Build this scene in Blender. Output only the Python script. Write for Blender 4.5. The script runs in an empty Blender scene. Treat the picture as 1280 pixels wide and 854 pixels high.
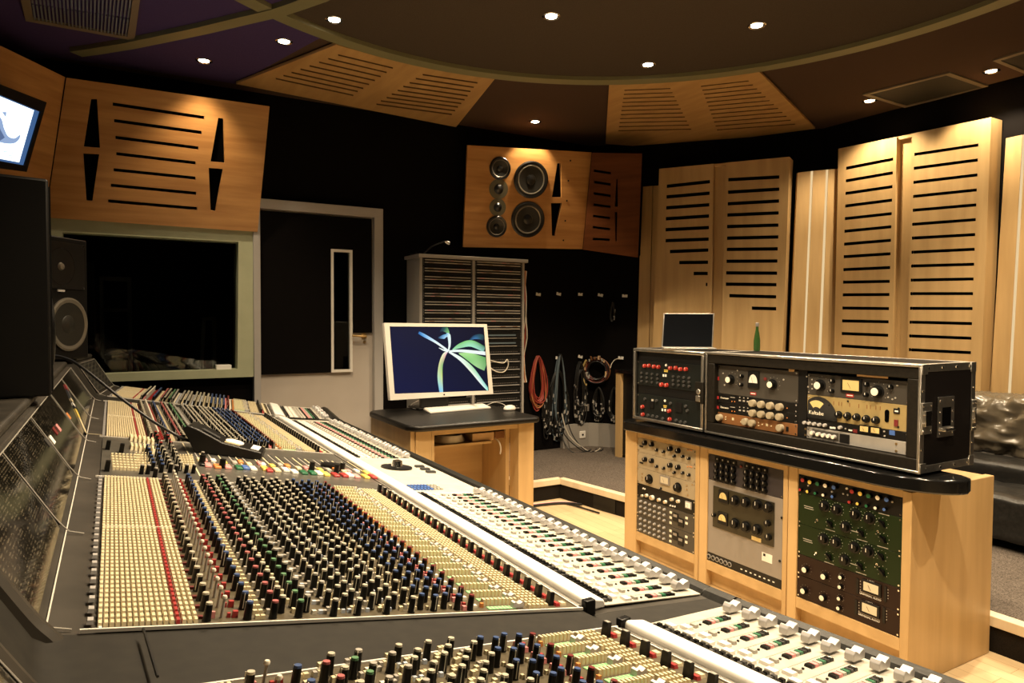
import bpy, bmesh, math, random
from mathutils import Vector, Matrix
from mathutils.geometry import tessellate_polygon
random.seed(7)
V = Vector
C = bpy.context.scene.collection
# ------------------------------------------------------------------ camera frame
F, H = 865.0, 1.40
def _cv(x, y): return V((x - 640.0, -(y - 427.0), -F))
_ey = _cv(140, 396).normalized()
_e = _cv(2138, 407).normalized()
_ex = (_e - _ey * _e.dot(_ey)).normalized()
_ez = _ex.cross(_ey)
RW = Matrix((_ex, _ey, _ez))          # camera axes -> world axes
CAM = V((0, 0, H))
def ray(p): return RW @ _cv(p[0], p[1])
def onz(x, y, z): d = ray((x, y)); return CAM + d * ((z - H) / d.z)
def onX(x, y, X): d = ray((x, y)); return CAM + d * (X / d.x)
def onY(x, y, Y): d = ray((x, y)); return CAM + d * (Y / d.y)
class Plane:
    """flat face in the room: origin, compass heading of its rightward direction, forward lean"""
    def __init__(s, o, heading, lean=0.0):
        h = math.radians(heading); t = math.radians(lean)
        s.o = V(o); s.a = V((math.sin(h), math.cos(h), 0))
        nh = V((s.a.y, -s.a.x, 0)); z = V((0, 0, 1))
        s.b = z * math.cos(t) + nh * math.sin(t); s.n = nh * math.cos(t) - z * math.sin(t)
    def px(s, x, y, off=0.0):
        d = ray((x, y)); return CAM + d * (((s.o + s.n * off) - CAM).dot(s.n) / d.dot(s.n))
    def st(s, p): q = V(p) - s.o; return V((q.dot(s.a), q.dot(s.b)))
    def at(s, u, v, d=0.0): return s.o + s.a * u + s.b * v + s.n * d
    def off(s, d):
        q = Plane.__new__(Plane); q.o = s.o + s.n * d; q.a = s.a; q.b = s.b; q.n = s.n; return q
# ------------------------------------------------------------------ materials
MATS = {}
def _new(name):
    m = bpy.data.materials.new(name); m.use_nodes = True; MATS[name] = m
    return m, m.node_tree.nodes, m.node_tree.links, m.node_tree.nodes['Principled BSDF']
def mat(name, col, rough=0.5, metal=0.0, spec=0.5, coat=0.0):
    m, n, l, b = _new(name)
    b.inputs['Base Color'].default_value = (*col, 1); b.inputs['Roughness'].default_value = rough
    b.inputs['Metallic'].default_value = metal; b.inputs['Specular IOR Level'].default_value = spec
    b.inputs['Coat Weight'].default_value = coat
    return m
def noisy(name, c0, c1, scale, rough=0.6, metal=0.0, spec=0.4, detail=4, bump=0.0, lo=0.35, hi=0.65, coat=0.0):
    m, n, l, b = _new(name)
    tc = n.new('ShaderNodeTexCoord'); mp = n.new('ShaderNodeMapping'); ns = n.new('ShaderNodeTexNoise'); cr = n.new('ShaderNodeValToRGB')
    mp.inputs['Scale'].default_value = scale; ns.inputs['Scale'].default_value = 1; ns.inputs['Detail'].default_value = detail
    cr.color_ramp.elements[0].position = lo; cr.color_ramp.elements[0].color = (*c0, 1)
    cr.color_ramp.elements[1].position = hi; cr.color_ramp.elements[1].color = (*c1, 1)
    l.new(tc.outputs['Object'], mp.inputs[0]); l.new(mp.outputs[0], ns.inputs['Vector']); l.new(ns.outputs['Fac'], cr.inputs[0])
    l.new(cr.outputs[0], b.inputs['Base Color'])
    b.inputs['Roughness'].default_value = rough; b.inputs['Metallic'].default_value = metal
    b.inputs['Specular IOR Level'].default_value = spec; b.inputs['Coat Weight'].default_value = coat
    if bump:
        bp = n.new('ShaderNodeBump'); bp.inputs['Strength'].default_value = bump; bp.inputs['Distance'].default_value = 0.004
        l.new(ns.outputs['Fac'], bp.inputs['Height']); l.new(bp.outputs[0], b.inputs['Normal'])
    return m
def glow(name, col, strength):
    m, n, l, b = _new(name)
    b.inputs['Base Color'].default_value = (0, 0, 0, 1); b.inputs['Emission Color'].default_value = (*col, 1)
    b.inputs['Emission Strength'].default_value = strength; b.inputs['Roughness'].default_value = 0.4
    return m
def dotted(name, base, dot, sx, sz, rough=0.3, thr=0.62, coat=0.0):
    """a dark face with rows of tiny pale marks"""
    m, n, l, b = _new(name)
    tc = n.new('ShaderNodeTexCoord'); mp = n.new('ShaderNodeMapping'); br = n.new('ShaderNodeTexBrick')
    br.inputs['Color1'].default_value = (*base, 1); br.inputs['Color2'].default_value = (*[c * 1.6 for c in base], 1)
    br.inputs['Mortar'].default_value = (*dot, 1); br.inputs['Scale'].default_value = 1
    br.inputs['Brick Width'].default_value = sx; br.inputs['Row Height'].default_value = sz; br.inputs['Mortar Size'].default_value = min(sx, sz) * 0.12
    br.offset = 0.0
    ns = n.new('ShaderNodeTexNoise'); ns.inputs['Scale'].default_value = 60; mx = n.new('ShaderNodeMix'); mx.data_type = 'RGBA'
    cr = n.new('ShaderNodeValToRGB'); cr.color_ramp.elements[0].position = thr - .1; cr.color_ramp.elements[1].position = thr
    mp.inputs['Rotation'].default_value = (math.radians(90), 0, math.radians(90))
    l.new(tc.outputs['Object'], mp.inputs[0]); l.new(mp.outputs[0], br.inputs['Vector']); l.new(tc.outputs['Object'], ns.inputs['Vector'])
    l.new(ns.outputs['Fac'], cr.inputs[0]); l.new(cr.outputs[0], mx.inputs['Factor'])
    mx.inputs['A'].default_value = (*base, 1); l.new(br.outputs['Color'], mx.inputs['B']); l.new(mx.outputs['Result'], b.inputs['Base Color'])
    b.inputs['Roughness'].default_value = rough; b.inputs['Coat Weight'].default_value = coat
    return m
MAPLE0, MAPLE1 = (0.49, 0.325, 0.145), (0.58, 0.395, 0.185)
noisy('maple', MAPLE0, MAPLE1, (14, 14, 1.3), 0.42, detail=6)
noisy('maple_flat', MAPLE0, MAPLE1, (1.3, 14, 14), 0.42, detail=6)
noisy('maple_edge', (0.72, 0.60, 0.42), (0.80, 0.68, 0.49), (14, 14, 1.3), 0.45)
noisy('cherry', (0.40, 0.185, 0.055), (0.54, 0.275, 0.09), (2.0, 2.0, 22), 0.36, detail=6)
noisy('cherry_shaded', (0.085, 0.026, 0.007), (0.12, 0.039, 0.011), (2, 2, 20), 0.6, detail=6, spec=0.1)  # cherry with the corner board's shade put into its colour
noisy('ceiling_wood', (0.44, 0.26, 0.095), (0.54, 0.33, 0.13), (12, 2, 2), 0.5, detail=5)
noisy('black_fabric', (0.0035, 0.003, 0.003), (0.006, 0.005, 0.0045), (300, 300, 300), 0.95, spec=0.05)
noisy('ceiling_fabric', (0.060, 0.046, 0.034), (0.075, 0.058, 0.044), (200, 200, 200), 0.95, spec=0.1)
noisy('ceiling_fabric_violet', (0.058, 0.038, 0.120), (0.074, 0.049, 0.150), (200, 200, 200), 0.95, spec=0.1)
noisy('ceiling_fabric_brown', (0.066, 0.040, 0.028), (0.082, 0.052, 0.037), (200, 200, 200), 0.95, spec=0.1)
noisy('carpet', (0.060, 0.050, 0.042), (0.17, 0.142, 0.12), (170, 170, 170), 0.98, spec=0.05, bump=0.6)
mat('olive_trim', (0.20, 0.19, 0.10), 0.5)
noisy('window_paint', (0.40, 0.42, 0.28), (0.44, 0.46, 0.31), (8, 8, 8), 0.5)
noisy('door_paint', (0.46, 0.41, 0.36), (0.50, 0.45, 0.395), (3, 3, 3), 0.5)
mat('frame_grey', (0.40, 0.38, 0.36), 0.45)
mat('white_paint', (0.75, 0.72, 0.66), 0.45)
mat('black', (0.005, 0.005, 0.005), 0.45, spec=0.3)
mat('void', (0.002, 0.002, 0.002), 0.9, spec=0.0)
mat('black_gloss', (0.006, 0.006, 0.006), 0.12)
mat('black_satin', (0.006, 0.0055, 0.005), 0.36, spec=0.3)
mat('knob_black', (0.003, 0.003, 0.003), 0.32, spec=0.3)
mat('chrome', (0.75, 0.73, 0.70), 0.18, 1.0)
mat('brass', (0.72, 0.52, 0.25), 0.3, 1.0)
noisy('aluminium', (0.52, 0.50, 0.46), (0.60, 0.58, 0.54), (30, 30, 30), 0.34, 1.0)
mat('grey_plastic', (0.33, 0.32, 0.31), 0.42)
mat('silver_cap', (0.55, 0.54, 0.54), 0.35, 0.3)
mat('cream', (0.70, 0.61, 0.40), 0.45)
mat('ivory_knob', (0.33, 0.285, 0.20), 0.45)
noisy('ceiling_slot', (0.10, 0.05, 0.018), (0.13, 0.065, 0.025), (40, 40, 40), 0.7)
mat('white_cap', (0.82, 0.78, 0.66), 0.4)
mat('white', (0.85, 0.83, 0.78), 0.4)
mat('red', (0.36, 0.03, 0.03), 0.4)
mat('dark_red', (0.16, 0.02, 0.02), 0.4)
mat('pink', (0.75, 0.30, 0.30), 0.4)
mat('blue', (0.06, 0.14, 0.42), 0.4)
mat('pale_blue', (0.52, 0.58, 0.68), 0.4)
mat('green', (0.10, 0.34, 0.14), 0.4)
mat('slot_green', (0.20, 0.50, 0.22), 0.4)
mat('dark_green', (0.01, 0.12, 0.05), 0.4)
mat('yellow', (0.80, 0.60, 0.12), 0.4)
mat('orange', (0.72, 0.26, 0.07), 0.4)
mat('grey_cap', (0.40, 0.38, 0.34), 0.4)
mat('cap_blue', (0.045, 0.085, 0.22), 0.4)
mat('cap_pale', (0.50, 0.47, 0.38), 0.4)
mat('cap_pink', (0.42, 0.12, 0.12), 0.4)
mat('cap_green', (0.10, 0.24, 0.12), 0.4)
noisy('fader_metal', (0.46, 0.435, 0.375), (0.52, 0.495, 0.43), (25, 25, 25), 0.42)
noisy('strip_white', (0.86, 0.85, 0.80), (0.90, 0.89, 0.85), (25, 25, 25), 0.35)
noisy('console_panel', (0.075, 0.060, 0.034), (0.10, 0.082, 0.048), (60, 60, 60), 0.45)
noisy('console_grey', (0.0105, 0.009, 0.0065), (0.016, 0.014, 0.010), (40, 40, 40), 0.6, spec=0.3)
noisy('console_top', (0.020, 0.017, 0.0125), (0.040, 0.034, 0.026), (9, 9, 9), 0.5)
noisy('master_metal', (0.13, 0.125, 0.11), (0.17, 0.16, 0.14), (20, 20, 20), 0.3, 0.5)
noisy('leather', (0.008, 0.008, 0.007), (0.014, 0.013, 0.012), (60, 60, 60), 0.36, bump=0.25)
noisy('armrest_leather', (0.007, 0.0068, 0.005), (0.011, 0.0105, 0.008), (80, 80, 80), 0.42, bump=0.2)
dotted('meter_face', (0.010, 0.009, 0.007), (0.10, 0.085, 0.06), 0.010, 0.006, 0.07, 0.58, 0.0)
dotted('grille', (0.008, 0.008, 0.007), (0.07, 0.065, 0.05), 0.02, 0.016, 0.5, 0.3)
mat('meter_lens', (0.62, 0.56, 0.42), 0.3)
mat('meter_yellow', (0.70, 0.55, 0.24), 0.3)
mat('cream_panel', (0.36, 0.30, 0.20), 0.45)
mat('grey_panel', (0.255, 0.23, 0.205), 0.45)
mat('dark_grey_panel', (0.050, 0.045, 0.038), 0.42)
mat('violet_grey_panel', (0.030, 0.026, 0.031), 0.42)
mat('olive_panel', (0.028, 0.024, 0.012), 0.4)
mat('green_panel', (0.010, 0.021, 0.005), 0.45, spec=0.2)
mat('dark_green_panel', (0.0085, 0.0105, 0.0095), 0.45, spec=0.2)
mat('brown_panel', (0.020, 0.009, 0.006), 0.45, spec=0.2)
mat('copper_panel', (0.20, 0.085, 0.028), 0.4)
mat('gold_panel', (0.38, 0.29, 0.125), 0.4, 0.2)
noisy('silver_speckle', (0.30, 0.29, 0.27), (0.52, 0.50, 0.47), (500, 500, 500), 0.5, 0.4)
mat('dark_knob', (0.05, 0.05, 0.05), 0.4)
mat('red_knob', (0.38, 0.035, 0.025), 0.4)
mat('case_black', (0.004, 0.003, 0.003), 0.6, spec=0.1)
noisy('case_rim', (0.009, 0.0078, 0.0058), (0.013, 0.011, 0.0085), (60, 60, 60), 0.5, spec=0.15)
mat('rack_grey', (0.32, 0.30, 0.27), 0.45)
mat('patch_silver', (0.50, 0.46, 0.40), 0.4, 0.2)
mat('cone', (0.013, 0.012, 0.009), 0.45)
mat('cone_ring', (0.20, 0.18, 0.145), 0.35, 0.5)
mat('driver_black', (0.007, 0.0065, 0.006), 0.3)
mat('tweeter_plate', (0.16, 0.15, 0.10), 0.4, 0.4)
mat('bottle_green', (0.035, 0.085, 0.022), 0.15)
mat('cable_red', (0.32, 0.045, 0.03), 0.5)
mat('cable_black', (0.008, 0.008, 0.008), 0.45)
mat('cable_white', (0.6, 0.55, 0.46), 0.5)
mat('cable_blue', (0.10, 0.14, 0.17), 0.5)
mat('cable_orange', (0.42, 0.17, 0.06), 0.5)
mat('cable_yellow', (0.55, 0.42, 0.16), 0.5)
mat('apple_white', (0.64, 0.61, 0.56), 0.3)
mat('speaker_black', (0.0035, 0.0032, 0.003), 0.5, spec=0.2)
mat('lcd_dark', (0.006, 0.007, 0.009), 0.12)
mat('paper', (0.85, 0.83, 0.78), 0.7)
mat('card', (0.55, 0.36, 0.18), 0.7)
mat('vent_dark', (0.026, 0.023, 0.016), 0.8)
mat('vent_blue', (0.16, 0.18, 0.22), 0.5)
glow('lamp_glow', (1.0, 0.86, 0.62), 40)
glow('strip_glow', (1.0, 0.74, 0.40), 0.8)  # emission for the thin bright lines between the wall boards
glow('tv_white', (0.80, 0.92, 1.0), 2.2)
glow('tv_blue', (0.05, 0.12, 0.28), 1.0)
glow('tv_shade', (0.10, 0.16, 0.32), 1.0)
glow('tv_pale', (0.30, 0.42, 0.66), 1.0)
def _glass():
    m, n, l, b = _new('glass')
    g = n.new('ShaderNodeBsdfGlossy'); t = n.new('ShaderNodeBsdfTransparent'); fr = n.new('ShaderNodeFresnel'); mx = n.new('ShaderNodeMixShader')
    g.inputs['Roughness'].default_value = 0.01; fr.inputs['IOR'].default_value = 1.5; t.inputs['Color'].default_value = (0.8, 0.85, 0.8, 1)
    l.new(fr.outputs[0], mx.inputs[0]); l.new(t.outputs[0], mx.inputs[1]); l.new(g.outputs[0], mx.inputs[2])
    l.new(mx.outputs[0], n['Material Output'].inputs['Surface'])
_glass()
def _floor():
    m, n, l, b = _new('floor_boards')
    tc = n.new('ShaderNodeTexCoord'); mp = n.new('ShaderNodeMapping'); br = n.new('ShaderNodeTexBrick'); ns = n.new('ShaderNodeTexNoise'); mp2 = n.new('ShaderNodeMapping'); mx = n.new('ShaderNodeMix'); mx.data_type = 'RGBA'; mx.blend_type = 'MULTIPLY'; cr = n.new('ShaderNodeValToRGB')
    mp.inputs['Rotation'].default_value = (0, 0, math.radians(90))
    br.inputs['Scale'].default_value = 1; br.inputs['Brick Width'].default_value = 0.9; br.inputs['Row Height'].default_value = 0.07; br.inputs['Mortar Size'].default_value = 0.0012
    br.inputs['Color1'].default_value = (0.70, 0.53, 0.31, 1); br.inputs['Color2'].default_value = (0.77, 0.60, 0.37, 1); br.inputs['Mortar'].default_value = (0.40, 0.26, 0.12, 1)
    mp2.inputs['Scale'].default_value = (30, 3, 3); cr.color_ramp.elements[0].color = (0.86, 0.84, 0.8, 1)
    l.new(tc.outputs['Object'], mp.inputs[0]); l.new(mp.outputs[0], br.inputs['Vector']); l.new(tc.outputs['Object'], mp2.inputs[0]); l.new(mp2.outputs[0], ns.inputs['Vector'])
    l.new(ns.outputs['Fac'], cr.inputs[0]); mx.inputs['Factor'].default_value = 1; l.new(br.outputs['Color'], mx.inputs['A']); l.new(cr.outputs[0], mx.inputs['B'])
    l.new(mx.outputs['Result'], b.inputs['Base Color']); b.inputs['Roughness'].default_value = 0.4
_floor()
def _vcol():
    m, n, l, b = _new('screen_picture')
    a = n.new('ShaderNodeAttribute'); a.attribute_name = 'Col'
    b.inputs['Base Color'].default_value = (0, 0, 0, 1); l.new(a.outputs['Color'], b.inputs['Emission Color']); b.inputs['Emission Strength'].default_value = 1.0; b.inputs['Roughness'].default_value = 0.3
_vcol()
# ------------------------------------------------------------------ mesh builder
def perp(d):
    d = V(d).normalized(); u = d.cross(V((0, 0, 1)))
    if u.length < 1e-3: u = d.cross(V((1, 0, 0)))
    u.normalize(); return u, d.cross(u).normalized()
class MB:
    def __init__(s): s.v = []; s.f = []; s.m = []; s.ms = []; s.col = None
    def mi(s, m):
        if m not in s.ms: s.ms.append(m)
        return s.ms.index(m)
    def add(s, vs, fs, m):
        o = len(s.v); s.v += [tuple(p) for p in vs]; k = s.mi(m)
        for f in fs: s.f.append([i + o for i in f]); s.m.append(k)
        return s
    def poly(s, pts, m): return s.add(pts, [list(range(len(pts)))], m)
    def hexa(s, b, t, m):
        """solid between two quads"""
        return s.add(list(b) + list(t), [[3, 2, 1, 0], [4, 5, 6, 7], [0, 1, 5, 4], [1, 2, 6, 5], [2, 3, 7, 6], [3, 0, 4, 7]], m)
    def bx(s, x0, y0, z0, x1, y1, z1, m):
        return s.hexa([(x0, y0, z0), (x1, y0, z0), (x1, y1, z0), (x0, y1, z0)], [(x0, y0, z1), (x1, y0, z1), (x1, y1, z1), (x0, y1, z1)], m)
    def ob(s, pl, u0, u1, v0, v1, d0, d1, m):
        q = [(u0, v0), (u1, v0), (u1, v1), (u0, v1)]
        return s.hexa([pl.at(u, v, d0) for u, v in q], [pl.at(u, v, d1) for u, v in q], m)
    def ext(s, pts, vec, m):
        pts = [V(p) for p in pts]; n = len(pts); vec = V(vec)
        return s.add(pts + [p + vec for p in pts], [list(range(n))[::-1], list(range(n, 2 * n))] + [[i, (i + 1) % n, (i + 1) % n + n, i + n] for i in range(n)], m)
    def plate(s, outer, holes, vec, m, mh=None):
        """flat board with openings cut through it"""
        loops = [[V(p) for p in outer]] + [[V(p) for p in h] for h in holes]
        allp = [p for lp in loops for p in lp]; n = len(allp); vec = V(vec)
        tri = [list(t) for t in tessellate_polygon(loops)]
        s.add(allp + [p + vec for p in allp], [t[::-1] for t in tri] + [[i + n for i in t] for t in tri], m)
        k = 0
        for j, lp in enumerate(loops):
            L = len(lp)
            s.add(lp + [p + vec for p in lp], [[i, (i + 1) % L, (i + 1) % L + L, i + L] for i in range(L)], m if j == 0 else (mh or m)); k += L
        return s
    def lathe(s, p, d, prof, seg, m, ms=None, scale=(1, 1), u=None, caps=(True, True)):
        """turned shape: prof = [(radius, height)]; ms = material per band"""
        p = V(p); d = V(d).normalized(); 
        if u is None: u, w = perp(d)
        else: u = V(u).normalized(); w = d.cross(u).normalized()
        vs = []; 
        for r, h in prof:
            for i in range(seg):
                a = 2 * math.pi * i / seg
                vs.append(p + d * h + u * (math.cos(a) * r * scale[0]) + w * (math.sin(a) * r * scale[1]))
        o = len(s.v); s.v += [tuple(q) for q in vs]
        for k in range(len(prof) - 1):
            mm = s.mi(ms[k] if ms else m)
            for i in range(seg):
                j = (i + 1) % seg
                s.f.append([o + k * seg + i, o + k * seg + j, o + (k + 1) * seg + j, o + (k + 1) * seg + i]); s.m.append(mm)
        for k, mm, rev, on in ((0, ms[0] if ms else m, True, caps[0]), (len(prof) - 1, ms[-1] if ms else m, False, caps[1])):
            if on and prof[k][0] > 1e-6:
                f = [o + k * seg + i for i in range(seg)]; s.f.append(f[::-1] if rev else f); s.m.append(s.mi(mm))
        return s
    def cyl(s, p, d, r, h, m, seg=12, r1=None, cap=None):
        r1 = r if r1 is None else r1
        s.lathe(p, d, [(r, 0), (r1, h)], seg, m)
        if cap: s.m[-1] = s.mi(cap)
        return s
    def tube(s, pts, r, m, seg=6, smooth=0):
        pts = [V(p) for p in pts]
        if smooth:
            q = []
            for i in range(len(pts) - 1):
                p0 = pts[max(i - 1, 0)]; p1 = pts[i]; p2 = pts[i + 1]; p3 = pts[min(i + 2, len(pts) - 1)]
                for k in range(smooth):
                    t = k / smooth
                    q.append(0.5 * (2 * p1 + (p2 - p0) * t + (2 * p0 - 5 * p1 + 4 * p2 - p3) * t * t + (3 * p1 - p0 - 3 * p2 + p3) * t ** 3))
            pts = q + [pts[-1]]
        n = len(pts); vs = []; u = None
        for i, p in enumerate(pts):
            d = (pts[min(i + 1, n - 1)] - pts[max(i - 1, 0)]).normalized()
            if u is None: u, w = perp(d)
            else:
                u = u - d * u.dot(d)
                u = u.normalized() if u.length > 1e-6 else perp(d)[0]
                w = d.cross(u)
            for k in range(seg):
                a = 2 * math.pi * k / seg; vs.append(p + u * (math.cos(a) * r) + w * (math.sin(a) * r))
        fs = [[i * seg + k, i * seg + (k + 1) % seg, (i + 1) * seg + (k + 1) % seg, (i + 1) * seg + k] for i in range(n - 1) for k in range(seg)]
        fs += [list(range(seg))[::-1], [(n - 1) * seg + k for k in range(seg)]]
        return s.add(vs, fs, m)
    def build(s, name, parent=None, origin=None, bevel=0.0, label=None, sharp=35, recalc=True):
        if parent is not None and origin is None: origin = WP[parent.name]
        if origin is None:
            xs = [p[0] for p in s.v]; ys = [p[1] for p in s.v]; zs = [p[2] for p in s.v]
            origin = V(((min(xs) + max(xs)) / 2, (min(ys) + max(ys)) / 2, min(zs)))
        origin = V(origin)
        me = bpy.data.meshes.new(name)
        me.from_pydata([(p[0] - origin.x, p[1] - origin.y, p[2] - origin.z) for p in s.v], [], s.f)
        for m in s.ms: me.materials.append(MATS[m])
        me.polygons.foreach_set('material_index', s.m)
        if s.col is not None:
            ca = me.color_attributes.new('Col', 'FLOAT_COLOR', 'POINT')
            for i, c in enumerate(s.col): ca.data[i].color = (*c, 1)
        if recalc:
            bm = bmesh.new(); bm.from_mesh(me); bmesh.ops.recalc_face_normals(bm, faces=bm.faces); bm.to_mesh(me); bm.free()
        me.polygons.foreach_set('use_smooth', [True] * len(me.polygons))
        me.set_sharp_from_angle(angle=math.radians(sharp)); me.update()
        o = bpy.data.objects.new(name, me); C.objects.link(o); o.location = origin
        WP[o.name] = origin
        if parent is not None: attach(o, parent)
        if bevel:
            b = o.modifiers.new('edge', 'BEVEL'); b.width = bevel; b.segments = 2; b.limit_method = 'ANGLE'; b.angle_limit = math.radians(40)
        if label: o['label'] = label
        return o
WP = {}
def attach(o, parent):
    o.parent = parent; o.matrix_parent_inverse = Matrix.Translation(-V(WP[parent.name]))
def tag(o, label, cat, group=None, kind=None):
    o['label'] = label; o['category'] = cat
    if group: o['group'] = group
    if kind: o['kind'] = kind
    return o
def thing(name, label, cat, loc, group=None):
    o = bpy.data.objects.new(name, None); C.objects.link(o); o.location = loc; o.empty_display_size = 0.05
    WP[o.name] = V(loc); return tag(o, label, cat, group)
def struct(o, label=None):
    o['kind'] = 'structure'
    if label: o['label'] = label
    return o
def text(name, s, pl, p, size, m, parent, depth=0.0006, align='CENTER'):
    cu = bpy.data.curves.new(name, 'FONT'); cu.body = s; cu.size = size; cu.extrude = depth; cu.align_x = align; cu.align_y = 'CENTER'
    cu.materials.append(MATS[m])
    tmp = bpy.data.objects.new('tmp', cu); C.objects.link(tmp)
    me = bpy.data.meshes.new_from_object(tmp.evaluated_get(bpy.context.evaluated_depsgraph_get())); bpy.data.objects.remove(tmp)
    me.name = name; o = bpy.data.objects.new(name, me); C.objects.link(o)
    M = Matrix((pl.a, pl.b, pl.n)).transposed().to_4x4(); M.translation = V(p)
    o.matrix_world = M; WP[o.name] = V(p)
    o.parent = parent; o.matrix_parent_inverse = Matrix.Translation(-WP[parent.name]); o.matrix_basis = M
    return o
def circ(c, u, w, r, n=28): return [V(c) + V(u) * (math.cos(2 * math.pi * i / n) * r) + V(w) * (math.sin(2 * math.pi * i / n) * r) for i in range(n)]
ORD = ['first', 'second', 'third', 'fourth', 'fifth', 'sixth', 'seventh', 'eighth', 'ninth', 'tenth', 'eleventh', 'twelfth', 'thirteenth', 'fourteenth', 'fifteenth', 'sixteenth', 'seventeenth', 'eighteenth', 'nineteenth', 'twentieth']
def zc(ox, oy, s): return lambda x, y: (ox + x / s, oy + y / s)
# ------------------------------------------------------------------ camera
cd = bpy.data.cameras.new('camera'); co = bpy.data.objects.new('camera', cd); C.objects.link(co)
cd.sensor_width = 36; cd.lens = F / 1280 * 36; cd.clip_start = 0.05
M4 = RW.to_4x4(); M4.translation = CAM; co.matrix_world = M4
bpy.context.scene.camera = co
CZ = 3.10
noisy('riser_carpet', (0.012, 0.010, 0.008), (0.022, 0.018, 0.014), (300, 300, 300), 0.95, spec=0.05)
# ------------------------------------------------------------------ floor, walls, ceiling
struct(MB().bx(-2.4, -2.3, -0.06, 3.6, 5.2, 0, 'floor_boards').build('floor', origin=(0, 0, 0)))
PF = [(3.215, -2.2), (3.215, 3.2), (3.02, 4.46), (2.66, 4.46), (2.66, 4.82), (-2.3, 4.82), (-2.3, 5.6), (6.0, 5.6), (6.0, -2.2)]
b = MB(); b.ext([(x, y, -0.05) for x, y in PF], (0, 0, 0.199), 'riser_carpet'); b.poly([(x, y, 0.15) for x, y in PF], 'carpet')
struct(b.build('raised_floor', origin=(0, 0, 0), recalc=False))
b = MB()
for (x0, y0), (x1, y1) in zip(PF[:5], PF[1:5]):
    d = V((x1 - x0, y1 - y0, 0)).normalized(); w = V((-d.y, d.x, 0))
    p0 = V((x0, y0, 0.112)) + w * 0.012 - d * 0.012; p1 = V((x1, y1, 0.112)) + w * 0.012 + d * 0.012
    q = [p0, p1, p1 - w * 0.06, p0 - w * 0.06]
    b.hexa(q, [p + V((0, 0, 0.045)) for p in q], 'maple_edge')
struct(b.build('trim_1', origin=(0, 0, 0), bevel=0.003))
def wall(name, x0, y0, x1, y1, m='black_fabric', z0=0.0, z1=CZ):
    d = V((x1 - x0, y1 - y0, 0)).normalized(); w = V((d.y, -d.x, 0)) * 0.1
    return struct(MB().hexa([(x0, y0, z0), (x1, y1, z0), (x1 + w.x, y1 + w.y, z0), (x0 + w.x, y0 + w.y, z0)], [(x0, y0, z1), (x1, y1, z1), (x1 + w.x, y1 + w.y, z1), (x0 + w.x, y0 + w.y, z1)], m).build(name, origin=(0, 0, 0)))
WB = 5.55
b = MB(); wx = (-0.36, 0.84, 0.99, 2.00)
b.plate([(-0.45, WB, 0), (4.15, WB, 0), (4.15, WB, CZ), (-0.45, WB, CZ)], [[(wx[0], WB, wx[2]), (wx[1], WB, wx[2]), (wx[1], WB, wx[3]), (wx[0], WB, wx[3])]], (0, 0.12, 0), 'black_fabric')
struct(b.build('wall_back', origin=(0, 0, 0)))
wall('wall_corner', 5.47, 3.98, 4.08, 5.565); wall('wall_right', 5.47, -2.2, 5.47, 4.0)
wall('wall_left_angle', -0.48, 5.62, -2.30, 3.0); wall('wall_left', -2.30, 3.0, -2.30, -2.2)
wall('wall_rear', -2.2, -2.2, 5.6, -2.2)
# dark recording room behind the glass
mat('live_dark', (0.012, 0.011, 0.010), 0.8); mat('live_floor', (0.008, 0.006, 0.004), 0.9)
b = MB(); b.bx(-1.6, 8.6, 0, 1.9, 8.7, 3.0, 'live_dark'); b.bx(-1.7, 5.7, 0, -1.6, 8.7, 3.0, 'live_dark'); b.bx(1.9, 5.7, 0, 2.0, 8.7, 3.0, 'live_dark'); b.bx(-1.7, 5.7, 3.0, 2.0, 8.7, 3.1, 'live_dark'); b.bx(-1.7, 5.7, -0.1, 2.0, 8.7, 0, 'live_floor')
struct(b.build('wall_far', origin=(0, 0, 0)))
# ceiling
b = MB(); b.bx(-2.4, -2.4, CZ, 5.8, 5.8, CZ + 0.1, 'ceiling_fabric_brown'); struct(b.build('ceiling', origin=(0, 0, CZ)))
CC = V((1.86, 2.08, 0)); CR = 2.16
def cpt(a, r, z): return CC + V((math.cos(a) * r, math.sin(a) * r, z))
b = MB(); b.ext([cpt(i * math.pi / 48, CR, CZ - 0.004) for i in range(96)], (0, 0, 0.02), 'ceiling_fabric')
b.ext([onz(x, y, CZ - 0.006) for x, y in ((-200, 120), (117, 62), (204, 47), (306, 25), (345, 17), (372, 7), (396, 0), (470, -40), (300, -200), (-300, -200))], (0, 0, 0.015), 'ceiling_fabric_violet')
ar = [cpt(math.radians(a), CR + 0.05, CZ - 0.003) for a in range(109, 170, 6)]
b.ext(ar + [V((-2.2, 3.0, CZ - 0.003)), V((-2.2, 5.6, CZ - 0.003)), onz(295, 105, CZ - 0.003)], (0, 0, 0.015), 'ceiling_fabric_violet')
struct(b.build('ceiling_panel', origin=(0, 0, CZ)))
n = 120; b = MB()
for i in range(n):
    a0 = 2 * math.pi * i / n; a1 = 2 * math.pi * (i + 1) / n
    q = [cpt(a0, CR, CZ - 0.03), cpt(a1, CR, CZ - 0.03), cpt(a1, CR + 0.10, CZ - 0.03), cpt(a0, CR + 0.10, CZ - 0.03)]
    b.hexa(q, [p + V((0, 0, 0.03)) for p in q], 'olive_trim')
struct(b.build('trim_2', origin=(0, 0, CZ)))
ap = [onz(x, y, CZ - 0.035) for x, y in ((95, 68), (117, 65), (160, 58), (204, 49), (256, 38), (306, 26), (345, 17), (372, 8), (400, -2), (440, -22), (500, -60))]
b = MB()
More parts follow.
